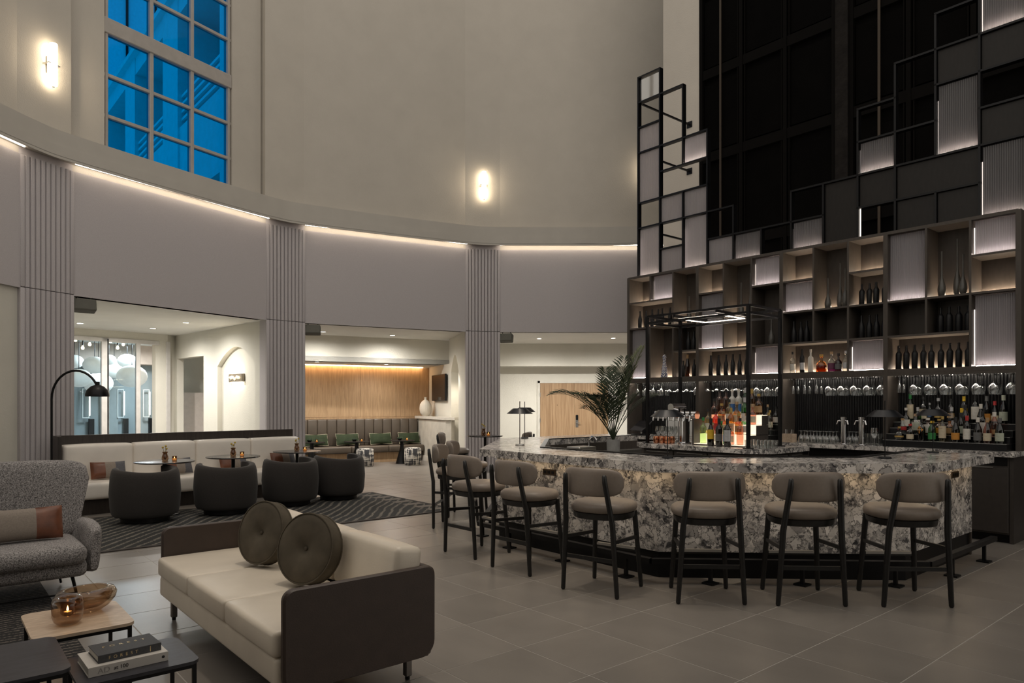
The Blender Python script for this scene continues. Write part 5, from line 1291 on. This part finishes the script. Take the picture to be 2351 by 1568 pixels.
# ---- tiered display of wines and liqueurs at the near end of the back bar
t = bthing('bottle_riser', 'black stepped bottle display under the near end of the back bar', 'display riser', 0, 0)
RU0, RU1 = UE + .06, ucol(9) - .05; RZ = 1.0465
def tier_v(i): return 9.49 + .115 * i
def tier_z(i): return 1.045 + .085 + .075 * i
for i in range(4):
    MB().box(tier_v(i), 10.03, RU0, RU1, RZ if i == 0 else tier_z(i - 1), tier_z(i) - .004).obj('step', m_black, t)
    MB().box(tier_v(i) - .002, 10.03, RU0, RU1, tier_z(i) - .004, tier_z(i)).obj('step_edge', m_steel, t)
def u_at(px, v):   # u of a photo column on the plane v
    r = px_ray(px); return v * (CT - r * ST) / (ST + r * CT)
RB = [  # tier, photo column, profile, height, radius, glass, cap, label colour, l0, l1, name
 (0, 2065, 'round', .17, .054, 'dark', 'gold', 'gold', .22, .34, 'round dark raspberry liqueur bottle with gold band'),
 (0, 2090, 'squat', .21, .045, 'brown', 'red', 'cream', .1, .38, 'squat brown bottle with cream label'),
 (0, 2116, 'spirit', .27, .042, 'dark', 'black', None, .3, .6, 'dark amaro bottle with orange diamond label'),
 (0, 2140, 'slim', .25, .045, 'green', 'yellow', 'green', .10, .42, 'green liqueur bottle with green and white label'),
 (0, 2164, 'spirit', .31, .042, 'pale', 'gold', 'cream', .14, .62, 'pale aperitif bottle with tall cream label'),
 (0, 2194, 'burg', .30, .045, 'dark', 'black', 'orange', .10, .38, 'dark wine bottle with orange label'),
 (0, 2220, 'wine', .32, .040, 'dark', 'red', 'white', .12, .52, 'dark wine bottle with red capsule and white label'),
 (0, 2245, 'burg', .30, .044, 'dark', 'white', 'grey', .10, .42, 'dark wine bottle with charcoal label and white capsule'),
 (0, 2267, 'burg', .30, .044, 'rose', 'tan', 'cream', .10, .40, 'rose wine bottle with cream label'),
 (0, 2295, 'burg', .30, .045, 'dkgreen', 'grey', 'sage', .10, .42, 'dark wine bottle with pale sage label, last on the front step'),
 (1, 2072, 'decanter', .20, .053, 'clear', 'tan', 'red', .25, .48, 'clear flared bottle with round red label'),
 (1, 2102, 'spirit', .26, .044, 'clear', 'cork', 'sage', .2, .6, 'clear bottle with tall sage label'),
 (1, 2130, 'squat', .21, .05, 'pink', 'white', 'white', .12, .62, 'pink liqueur bottle with large white label'),
 (1, 2156, 'squat', .20, .048, 'amber', 'gold', 'orange', .12, .46, 'amber whisky bottle with orange label'),
 (1, 2180, 'squat', .20, .048, 'amber', 'black', 'tan', .12, .46, 'amber whisky bottle with tan label'),
 (1, 2206, 'burg', .28, .042, 'dkgreen', 'black', 'sage', .1, .42, 'green wine bottle with faint sage label'),
 (1, 2256, 'wine', .30, .040, 'dark', 'black', 'white', .12, .56, 'dark wine bottle with white picture label on the second step'),
 (1, 2283, 'burg', .29, .046, 'rose', 'white', 'tan', .1, .3, 'rose wine bottle with tan label and white capsule'),
 (2, 2080, 'round', .26, .053, 'dark', 'white', 'white', .1, .42, 'dark rounded bottle with white label and white cap'),
 (2, 2107, 'wine', .27, .040, 'green', 'silver', 'white', .12, .40, 'green vermouth bottle with silver cap'),
 (2, 2185, 'burg', .27, .042, 'clear', 'silver', 'silver', .1, .4, 'clear grappa bottle with silver neck'),
 (2, 2216, 'burg', .30, .044, 'dark', 'black', 'black', .1, .4, 'dark wine bottle with black label'),
 (2, 2252, 'burg', .31, .042, 'dark', 'white', 'grey', .1, .3, 'dark wine bottle with plain white capsule on the third step'),
 (3, 2090, 'wine', .37, .042, 'green', 'green', 'cream', .12, .62, 'tall green bottle with long cream label'),
 (3, 2120, 'spirit', .33, .045, 'dark', 'black', 'cream', .14, .52, 'dark hazelnut liqueur bottle with cream label'),
 (3, 2133, 'slim', .25, .026, 'clear', 'silver', 'blue', .3, .6, 'slim clear bottle with blue label'),
 (3, 2154, 'squat', .31, .044, 'dark', 'silver', 'gold', .2, .5, 'dark bottle with gold cross emblem'),
 (3, 2183, 'wine', .30, .042, 'dark', 'black', 'tan', .2, .4, 'dark bottle with tan label, back step'),
 (3, 2213, 'wine', .33, .040, 'dark', 'yellow', 'yellow', .3, .56, 'dark bottle with yellow capsule and yellow label'),
 (3, 2239, 'wine', .34, .043, 'dark', 'black', 'white', .14, .60, 'dark wine bottle with white picture label on the back step'),
 (3, 2265, 'burg', .33, .043, 'dark', 'grey', 'orange', .1, .36, 'dark wine bottle with small orange label, back step'),
 (3, 2283, 'burg', .27, .040, 'dark', 'red', 'cream', .1, .36, 'dark wine bottle with dark red capsule'),
 (3, 2303, 'burg', .34, .046, 'dkgreen', 'sage', 'sage', .1, .42, 'dark wine bottle with sage capsule, back step')]
last = {}
for i, px, kd, h, r, gl, cp, lb, l0, l1, n in RB:
    v = tier_v(i) + .056; u = min(max(u_at(px, v), RU0 + r), RU1 - r)
    if i in last: u = min(u, last[i][0] - last[i][1] - r - .003)
    last[i] = (u, r); b = bottle('liquor_bottle', n + ' on the tiered display', v, u, tier_z(i), kd, h, r, gl, cp, lb, rot=-.35, lz0=l0, lz1=l1)
    if 'diamond' in n:
        MB().add([(0, -r - .002, .09), (.045, -r * .6, .14), (0, -r - .002, .19), (-.045, -r * .6, .14), (0, -r + .004, .14)], [(0, 1, 2, 3)]).obj('label', paint('orange'), b)
        put_text('AVERNA', .016, paint('white'), b, Matrix.Translation((0, -r - .004, .14)) @ RX)
    if 'tall cream label' in n and gl == 'pale': put_text('LILLET', .017, paint('tan'), b, Matrix.Translation((0, -r - .002, .165)) @ RX)
# ---- stepped display and bottles behind the canopy (bay two)
t = bthing('bottle_riser', 'black stepped bottle display behind the canopy frame', 'display riser', 0, 0)
R2U0, R2U1 = ucol(6) + .05, ucol(3) - .45
for i in range(3):
    MB().box(tier_v(i), 10.03, R2U0, R2U1, RZ if i == 0 else tier_z(i - 1), tier_z(i) - .004).obj('step', m_black, t)
    MB().box(tier_v(i) - .002, 10.03, R2U0, R2U1, tier_z(i) - .004, tier_z(i)).obj('step_edge', m_steel, t)
kinds = [('decanter', .33, .053, 'clear', 'gold', None), ('round', .30, .053, 'clear', 'cork', None), ('squat', .26, .05, 'brown', 'black', 'white'), ('spirit', .29, .042, 'amber', 'gold', 'cream'),
         ('squat', .24, .05, 'amber', 'cork', None), ('spirit', .30, .042, 'dark', 'black', 'tan'), ('squat', .27, .048, 'clear', 'black', 'white')]
DESC = {'decanter': 'flared decanter', 'round': 'round-bodied', 'squat': 'squat', 'spirit': 'tall', 'slim': 'slim', 'wine': 'straight-sided', 'burg': 'sloped-shoulder', 'tear': 'teardrop', 'talavera': 'ceramic'}
def auto_label(kd, gl, cp, lb, where):
    return '%s %s glass bottle with %s cap%s %s' % (DESC[kd], gl, cp, (' and %s label' % lb) if lb else '', where)
for i in range(3):
    for k in range(7):
        kd, h, r, gl, cp, lb = kinds[(k * 2 + i * 3) % 7]; u = R2U0 + .06 + (R2U1 - R2U0 - .12) * (k + (.0, .35, .1)[i]) / 6.4
        if u > R2U1 - .05: continue
        l = auto_label(kd, gl, cp, lb, '%s step behind canopy' % ('front', 'middle', 'back')[i])
        bottle('liquor_bottle', l, tier_v(i) + .055, u, tier_z(i), kd, h, r, gl, cp, lb, grp=l)
# ---- island: lit bottle steps
t = bthing('lit_bottle_steps', 'glowing stepped bottle display on the service island', 'display riser', 0, 0)
m_acr = mat('glowing_acrylic', (.8, .76, .68), .4, emit=((1, .80, .58), .85))
IU0, IU1 = 4.56, 5.27
def itv(i): return 7.48 + .13 * i
def itz(i): return 1.075 + .02 + .12 * i
for i in range(4):
    MB().box(itv(i), 8.02, IU0, IU1, 1.076 if i == 0 else itz(i - 1) + .001, itz(i) - .006).obj('step', m_cab, t)
    MB().box(itv(i) - .004, itv(i) + .13, IU0, IU1, itz(i) - .006, itz(i)).obj('step_light', m_acr, t)
    if i: MB().box(itv(i) - .004, itv(i), IU0, IU1, itz(i - 1) + .004, itz(i) - .006).obj('riser_light', m_acr, t)
MB().box(7.48, 8.04, IU1 + .004, IU1 + .03, 1.076, 1.40).obj('end_panel', m_cab, t)
IB = [('spirit', .31, .042, 'lime', 'green', None), ('slim', .27, .036, 'green', 'green', 'blue'), ('squat', .24, .046, 'rose', 'cork', 'cream'), ('spirit', .30, .042, 'pale', 'black', 'white'), ('spirit', .30, .042, 'red', 'black', 'red'),
      ('wine', .31, .04, 'amber', 'gold', 'cream'), ('squat', .25, .048, 'clear', 'cork', 'white'), ('round', .27, .055, 'amber', 'cork', 'cream'), ('spirit', .31, .042, 'frost', 'white', 'blue'), ('spirit', .31, .042, 'pink', 'black', None),
      ('wine', .32, .04, 'green', 'silver', 'white'), ('squat', .25, .048, 'amber', 'gold', 'tan'), ('spirit', .32, .042, 'blue', 'black', 'white')]
seq = [[0, 6, 1, 2, 9], [3, 4, 7, 5, 11, 6], [9, 11, 3, 7, 10, 2], [9, 9, 8, 8, 10, 5, 11]]
for i in range(4):
    n = len(seq[i])
    for k, q in enumerate(seq[i]):
        kd, h, r, gl, cp, lb = IB[q]; f = (k + .5) / n; u = IU1 - .03 - (IU1 - IU0 - .06) * f
        l = auto_label(kd, gl, cp, lb, 'on %s glowing step' % ('lowest', 'second', 'third', 'top')[i])
        bottle('liquor_bottle', l, itv(i) + .06, u, itz(i), kd, h * 1.05, r, gl, cp, lb, grp=l, rot=-.3)
for px, lb, n in ((1632, 'yellow', 'black sparkling wine bottle with yellow label'), (1651, 'grey', 'black wine bottle with dark grey label'), (1670, 'silver', 'black wine bottle with silver landscape label')):
    u = u_at(px, 7.38); bottle('wine_bottle', n + ' at the front of the island', 7.38, u, 1.075, 'wine' if lb != 'yellow' else 'burg', .34, .044, 'dark', 'black', lb, lz0=.2 if lb != 'yellow' else .26, lz1=.6 if lb != 'grey' else .45, rot=-.3)
for px, n, gl, lb in ((1592, 'pale blue gin bottle with white label beside the lit steps', 'blue', 'white'), (1604, 'blue gin bottle with black label beside the lit steps', 'blue', 'black'), (1580, 'orange aperitif bottle with black cap behind the beer tower', 'pink', 'orange')):
    u = {1592: 5.47, 1604: 5.365, 1580: 5.58}[px]; bottle('liquor_bottle', n, 7.95, u, 1.076, 'squat', .26, .045, gl, 'black', lb, rot=-.3)
# ---- glassware
def gl_mesh(kind):
    if kind in MESH: return MESH[kind]
    P = {'tumbler': [(0, 0), (.036, 0), (.040, .10), (.0385, .10), (.034, .01), (0, .01)],
         'highball': [(0, 0), (.030, 0), (.033, .15), (.0315, .15), (.028, .01), (0, .01)],
         'wine': [(.035, 0), (.033, .003), (.004, .008), (.0035, .085), (.02, .10), (.038, .13), (.042, .165), (.034, .215), (.0325, .215), (.040, .165), (.036, .132), (.018, .105), (0, .10)],
         'bigwine': [(.04, 0), (.038, .003), (.005, .008), (.004, .09), (.03, .105), (.052, .14), (.055, .17), (.040, .225), (.0385, .225), (.053, .17), (.05, .142), (.028, .11), (0, .105)],
         'coupe': [(.038, 0), (.036, .003), (.004, .008), (.0035, .10), (.02, .11), (.05, .135), (.056, .155), (.0545, .155), (.048, .138), (.018, .114), (0, .11)],
         'flute': [(.03, 0), (.028, .003), (.004, .008), (.0035, .085), (.014, .10), (.024, .14), (.025, .21), (.0235, .21), (.022, .14), (.012, .105), (0, .10)],
         'goblet': [(.036, 0), (.034, .004), (.006, .01), (.006, .05), (.03, .075), (.040, .11), (.038, .16), (.0365, .16), (.038, .11), (.028, .08), (0, .07)],
         'mug': [(0, 0), (.034, 0), (.042, .03), (.042, .065), (.036, .09), (.034, .09), (.04, .065), (.04, .03), (0, .006)]}[kind]
    MESH[kind] = MB().lathe(P, 16).mesh(kind + '_glass', mat('copper', (.62, .27, .15), .22, 1.0) if kind == 'mug' else m_glass, 50); return MESH[kind]
GCOUNT = {}
def gput(kind, name, lab, v, u, z, inv=False, grp=None, s=1.0):
    o = put(name, gl_mesh(kind), None, (*R2(v, u), z), 0, rot=(pi if inv else 0, 0, random.uniform(0, 6))); o.scale = (s, s, s)
    return tag(o, lab, 'glass' if kind != 'mug' else 'mug', grp)
HANG = [[('wine', 4), ('coupe', 3), ('wine', 1)], [('coupe', 4), ('bigwine', 4)], [('flute', 3), ('bigwine', 5)], [('flute', 1), ('bigwine', 7)]]
WHERE = ['above the register', 'above the service island', 'above the beer taps', 'above the tiered wine display']
KN = {'wine': 'small wine glass', 'coupe': 'shallow coupe glass', 'bigwine': 'large balloon wine glass', 'flute': 'slim flute glass'}
for b, row in enumerate(HANG):
    n = sum(c for _, c in row); u1, u0 = ucol(3 * b) - .13, ucol(3 * b + 3) + .10; k = 0
    for kd, c in row:
        for _ in range(c):
            u = u1 + (u0 - u1) * k / (n - 1); k += 1; lab = '%s hanging upside down from the rack %s' % (KN[kd], WHERE[b])
            hanger(u)
            for dv in (.11, .26): gput(kd, 'hanging_glass', lab, V0 + dv, u, ZB - .059, True, lab, 1.12 if kd == 'bigwine' else 1.05)
for k in range(6):
    for j in range(2): gput('goblet', 'goblet', 'stemmed goblet standing upside down in rows beside the cutlery box', 9.50 + .1 * j, 4.90 - .091 * k, 1.047 + .168, True, 'goblets on the back worktop', 1.05)
for k in range(4): gput('goblet', 'water_goblet', 'stemmed goblet between the two beer taps', 9.66 + .1 * (k % 2), 4.30 - .09 * (k // 2), 1.047 + .168, True, 'goblets between the taps', 1.05)
for k in range(6): gput('highball', 'highball_glass', 'tall highball glass stacked upright by the second beer tap', 9.64 + .085 * (k % 2), 4.06 - .072 * (k // 2), 1.047, False, 'highballs by the tap', 1.0)
gput('wine', 'wine_glass', 'single stemmed wine glass standing at the divider by the tiered display', 9.44, 3.88, 1.046, False, None, 1.1)
for k in range(9):
    gput('tumbler', 'tumbler', 'clear tumbler at the corner of the service island', 7.40 + .09 * (k % 3), 4.465 - .088 * (k // 3) - (.06 if k // 3 > 0 else 0) , 1.076, False, 'tumblers on the island', .95)
for k in range(6): gput('mug', 'copper_mug', 'polished copper mug beside the beer tower', 7.41 + .09 * (k % 2), 5.68 + .09 * (k // 2) - .05, 1.076, False, 'copper mugs')
for k in range(6): gput('wine', 'stem_glass', 'clear stem glass behind the copper mugs', 7.62 + .09 * (k % 2), 5.74 + .1 * (k // 2), 1.076, False, 'stem glasses behind the mugs')
bottle('liquor_bottle', 'bright green glass bottle behind the copper mugs', 7.75, 5.62, 1.075, 'spirit', .30, .042, 'green', 'silver')
# ---- beer tower on the island
t = bthing('beer_tower', 'polished chrome T-shaped beer tower with a row of taps', 'beer tower', 7.62, 5.52, 1.0765)
MB().lathe([(0, 0), (.09, 0), (.09, .01), (.068, .02), (.068, .33)], 24).obj('column', m_chrome, t, 40)
MB().tube([(0, -.20, .37), (0, .46, .37)], .055, 20).obj('cross_tube', m_chrome, t, 40)
MB().tube([(-.16, .10, .47), (.12, .10, .47)], .05, 20).obj('upper_tube', m_chrome, t, 40)
for k in range(8):
    y = -.16 + .58 * k / 7
    f = MB().tube([(-.04, y, .37), (-.10, y, .36), (-.115, y, .29)], [.014, .014, .011], 8).obj('faucet', m_chrome, t)
    MB().tube([(-.10, y, .37), (-.10, y, .46)], [.008, .013], 8).obj('tap_handle', m_black, f)
# ---- chrome beer taps on the back worktop
for px, w in ((1937, 'nearer the cutlery box'), (1978, 'nearer the highball glasses')):
    t = bthing('beer_tap', 'slim chrome beer tap column ' + w, 'beer tap', 9.47, u_at(px, 9.47), 1.0465)
    MB().lathe([(0, 0), (.055, 0), (.055, .008), (.036, .015), (.036, .34), (.042, .345), (.042, .37), (.0, .375)], 20).obj('column', m_chrome, t, 40)
    for s_ in (-1, 1):
        f = MB().tube([(0, s_ * .02, .32), (-.03, s_ * .06, .32), (-.04, s_ * .075, .27)], [.013, .012, .01], 8).obj('faucet', m_chrome, t)
        MB().tube([(-.03, s_ * .06, .325), (-.03, s_ * .06, .42)], [.007, .012], 8).obj('tap_handle', m_black, f)
# ---- cutlery box, register, bar tops
t = bthing('cutlery_box', 'pale wooden box of bar spoons and tongs on the back worktop', 'utensil box', 9.46, u_at(1812, 9.46), 1.0465)
for x0, x1, y0, y1 in ((-.06, -.05, -.08, .08), (.05, .06, -.08, .08), (-.05, .05, -.08, -.07), (-.05, .05, .07, .08)): MB().box(x0, x1, y0, y1, 0, .12).obj('side', m_ash, t)
MB().box(-.05, .05, -.07, .07, 0, .01).obj('bottom', m_ash, t)
for k in range(6): MB().tube([(.0, -.05 + .02 * k, .02), (.03 * (k % 3 - 1), -.08 + .03 * k, .18)], .005, 6).obj('utensil', m_steel, t)
t = bthing('register_tablet', 'black touchscreen register tilted on a stand at the end of the back bar', 'register', 9.52, u_at(1466, 9.48), 1.0465, -.3)
MB().rbox(-.10, .12, -.14, .14, 0, .03, .006, 1).obj('stand_base', m_black, t)
MB().tube([(.02, 0, .02), (.05, 0, .16)], .02, 8).obj('stand_neck', m_steel, t)
Mx = Matrix.Translation((.02, 0, .16)) @ Matrix.Rotation(radians(-38), 4, 'Y')
MB().rbox(-.14, .14, -.19, .19, -.012, .012, .006, 1, M=Mx).obj('screen', mat('tablet_glass', (.01, .01, .012), .1), t)
t = bthing('sink_caddy', 'steel caddy and curved tap beside the inner edge of the bar', 'bar sink', 6.55, 6.35, .0)
MB().rbox(-.16, .16, -.12, .12, 0, 1.04, .01, 1).obj('bin', m_steel, t)
MB().tube([(.08, -.06, 1.03), (.08, -.06, 1.1)] + [(.08, -.06 - .07 + .07 * cos(a), 1.1 + .07 * sin(a)) for a in [pi * k / 8 for k in range(1, 9)]], .012, 8).obj('swan_neck_tap', m_chrome, t)
for k in range(3):
    t = bthing('white_canister', 'white square storage canister on the worktop behind the beer tower', 'canister', 9.75, 7.30 - .19 * k, 1.0465, 0, 'white canisters behind the beer tower')
    MB().rbox(-.08, .08, -.085, .085, 0, .27, .01, 2).obj('body', mat('white_enamel', (.6, .6, .58), .4), t, 40)
    MB().rbox(-.082, .082, -.087, .087, .27, .29, .006, 1).obj('lid', m_steel, t, 40)
# ---- bar lamps
m_lampb = mat('lamp_black', (.010, .011, .014), .32, .3)
def bar_lamp(lab, v, u, on):
    t = bthing('bar_lamp', lab, 'table lamp', v, u, 1.071)
    MB().lathe([(0, 0), (.055, 0), (.058, .006), (.055, .016), (0, .018)], 24).obj('base', m_steel if on else m_lampb, t, 40)
    MB().lathe([(.005, .01), (.005, .555)], 8).obj('stem', m_black, t, 40)
    MB().lathe([(.088, .465), (.165, .400), (.163, .398), (.084, .461), (.0, .461)], 32).obj('shade', m_lampb, t, 30)
    MB().lathe([(0, .466), (.088, .466)], 32).obj('shade_top', m_lampb, t)
    MB().lathe([(0, .452), (.06, .452), (.06, .456)], 20).obj('diffuser', glow('lamp_disc', (1, .86, .66), 30.0 if on else 30.0), t) if on else None
bar_lamp('lit black table lamp with cone shade on the near-left corner of the bar', 5.74, 6.64, True)
bar_lamp('black table lamp standing on the bar in line with the walnut doors', 6.97, 7.95, False)
bar_lamp('black table lamp with cone shade on the bar in front of the beer tower', 5.50, 4.18, False)
bar_lamp('black table lamp on the bar top before the beer taps', 7.05, 2.80, False)
bar_lamp('black table lamp on the bar end before the tiered wine display', 8.22, 2.78, False)
# ---- palm
PV, PU = 7.9, u_at(1408, 7.9)
t = bthing('potted_palm', 'feathery areca palm in a tall grey planter inside the bar', 'potted plant', PV, PU)
MB().lathe([(0, 0), (.085, 0), (.10, 1.06), (.09, 1.06), (.088, 1.02), (0, 1.02)], 24).obj('planter', mat('concrete_planter', (.36, .36, .35), .8, noise=(14, .1)), t, 40)
MB().lathe([(0, 1.02), (.088, 1.02), (.0, 1.03)], 16).obj('soil', mat('soil', (.03, .02, .015), .9), t)
m_palm = mat('palm_green', (.030, .046, .020), .5, noise=(6, .35)); m_palm2 = mat('palm_light_green', (.11, .13, .055), .5, noise=(6, .3))
# screen-right in the bar frame: world x -> rotate by -TH; fronds given as (world azimuth deg, reach, rise, droop, light)
for az, reach, rise, droop, lm, n in ((178, .92, 1.20, .50, 0, 44), (150, .6, 1.0, .30, 0, 36), (12, .46, 1.50, .10, 1, 46), (40, .25, 1.30, .06, 0, 30), (-10, .60, .92, .25, 0, 28),
                                     (200, .36, .85, .20, 0, 26), (120, .20, 1.15, .08, 0, 26), (5, .35, .78, .1, 0, 24), (235, .50, .95, .3, 0, 26), (80, .35, 1.15, .15, 0, 26), (165, .42, .68, .2, 0, 22), (-30, .30, 1.2, .12, 0, 26)):
    A = radians(az) - TH; dx, dy = cos(A), sin(A); mb = MB()
    def P(s_): return Vector((dx * reach * s_ ** 1.25, dy * reach * s_ ** 1.25, 1.03 + rise * s_ - droop * s_ ** 3))
    mb.tube([P(k / 12) for k in range(13)], [.009 - .007 * k / 12 for k in range(13)], 5)
    for k in range(n):
        s_ = .30 + .70 * k / (n - 1); p = P(s_); tg = (P(min(1, s_ + .02)) - P(s_ - .02)).normalized()
        side = tg.cross(Vector((0, 0, 1)));  side = side.normalized() if side.length > .05 else Vector((dy, -dx, 0))
        nrm = side.cross(tg).normalized(); ll = .36 * (sin(pi * (.15 + .80 * (s_ - .3) / .7))) ** .7 + .03
        for sg in (-1, 1):
            d_ = (side * sg * .75 + tg * .75 + nrm * .22 + Vector((0, 0, random.uniform(-.15, .1)))).normalized(); w_ = d_.cross(nrm).normalized() * .0105
            q1_ = p + d_ * ll * .5; q2_ = p + d_ * ll + Vector((0, 0, -ll * .16))
            mb.add([p, q1_ + w_, q2_, q1_ - w_, q1_ + nrm * .004], [(0, 1, 4), (1, 2, 4), (2, 3, 4), (3, 0, 4)])
    mb.obj('frond', m_palm2 if lm else m_palm, t)
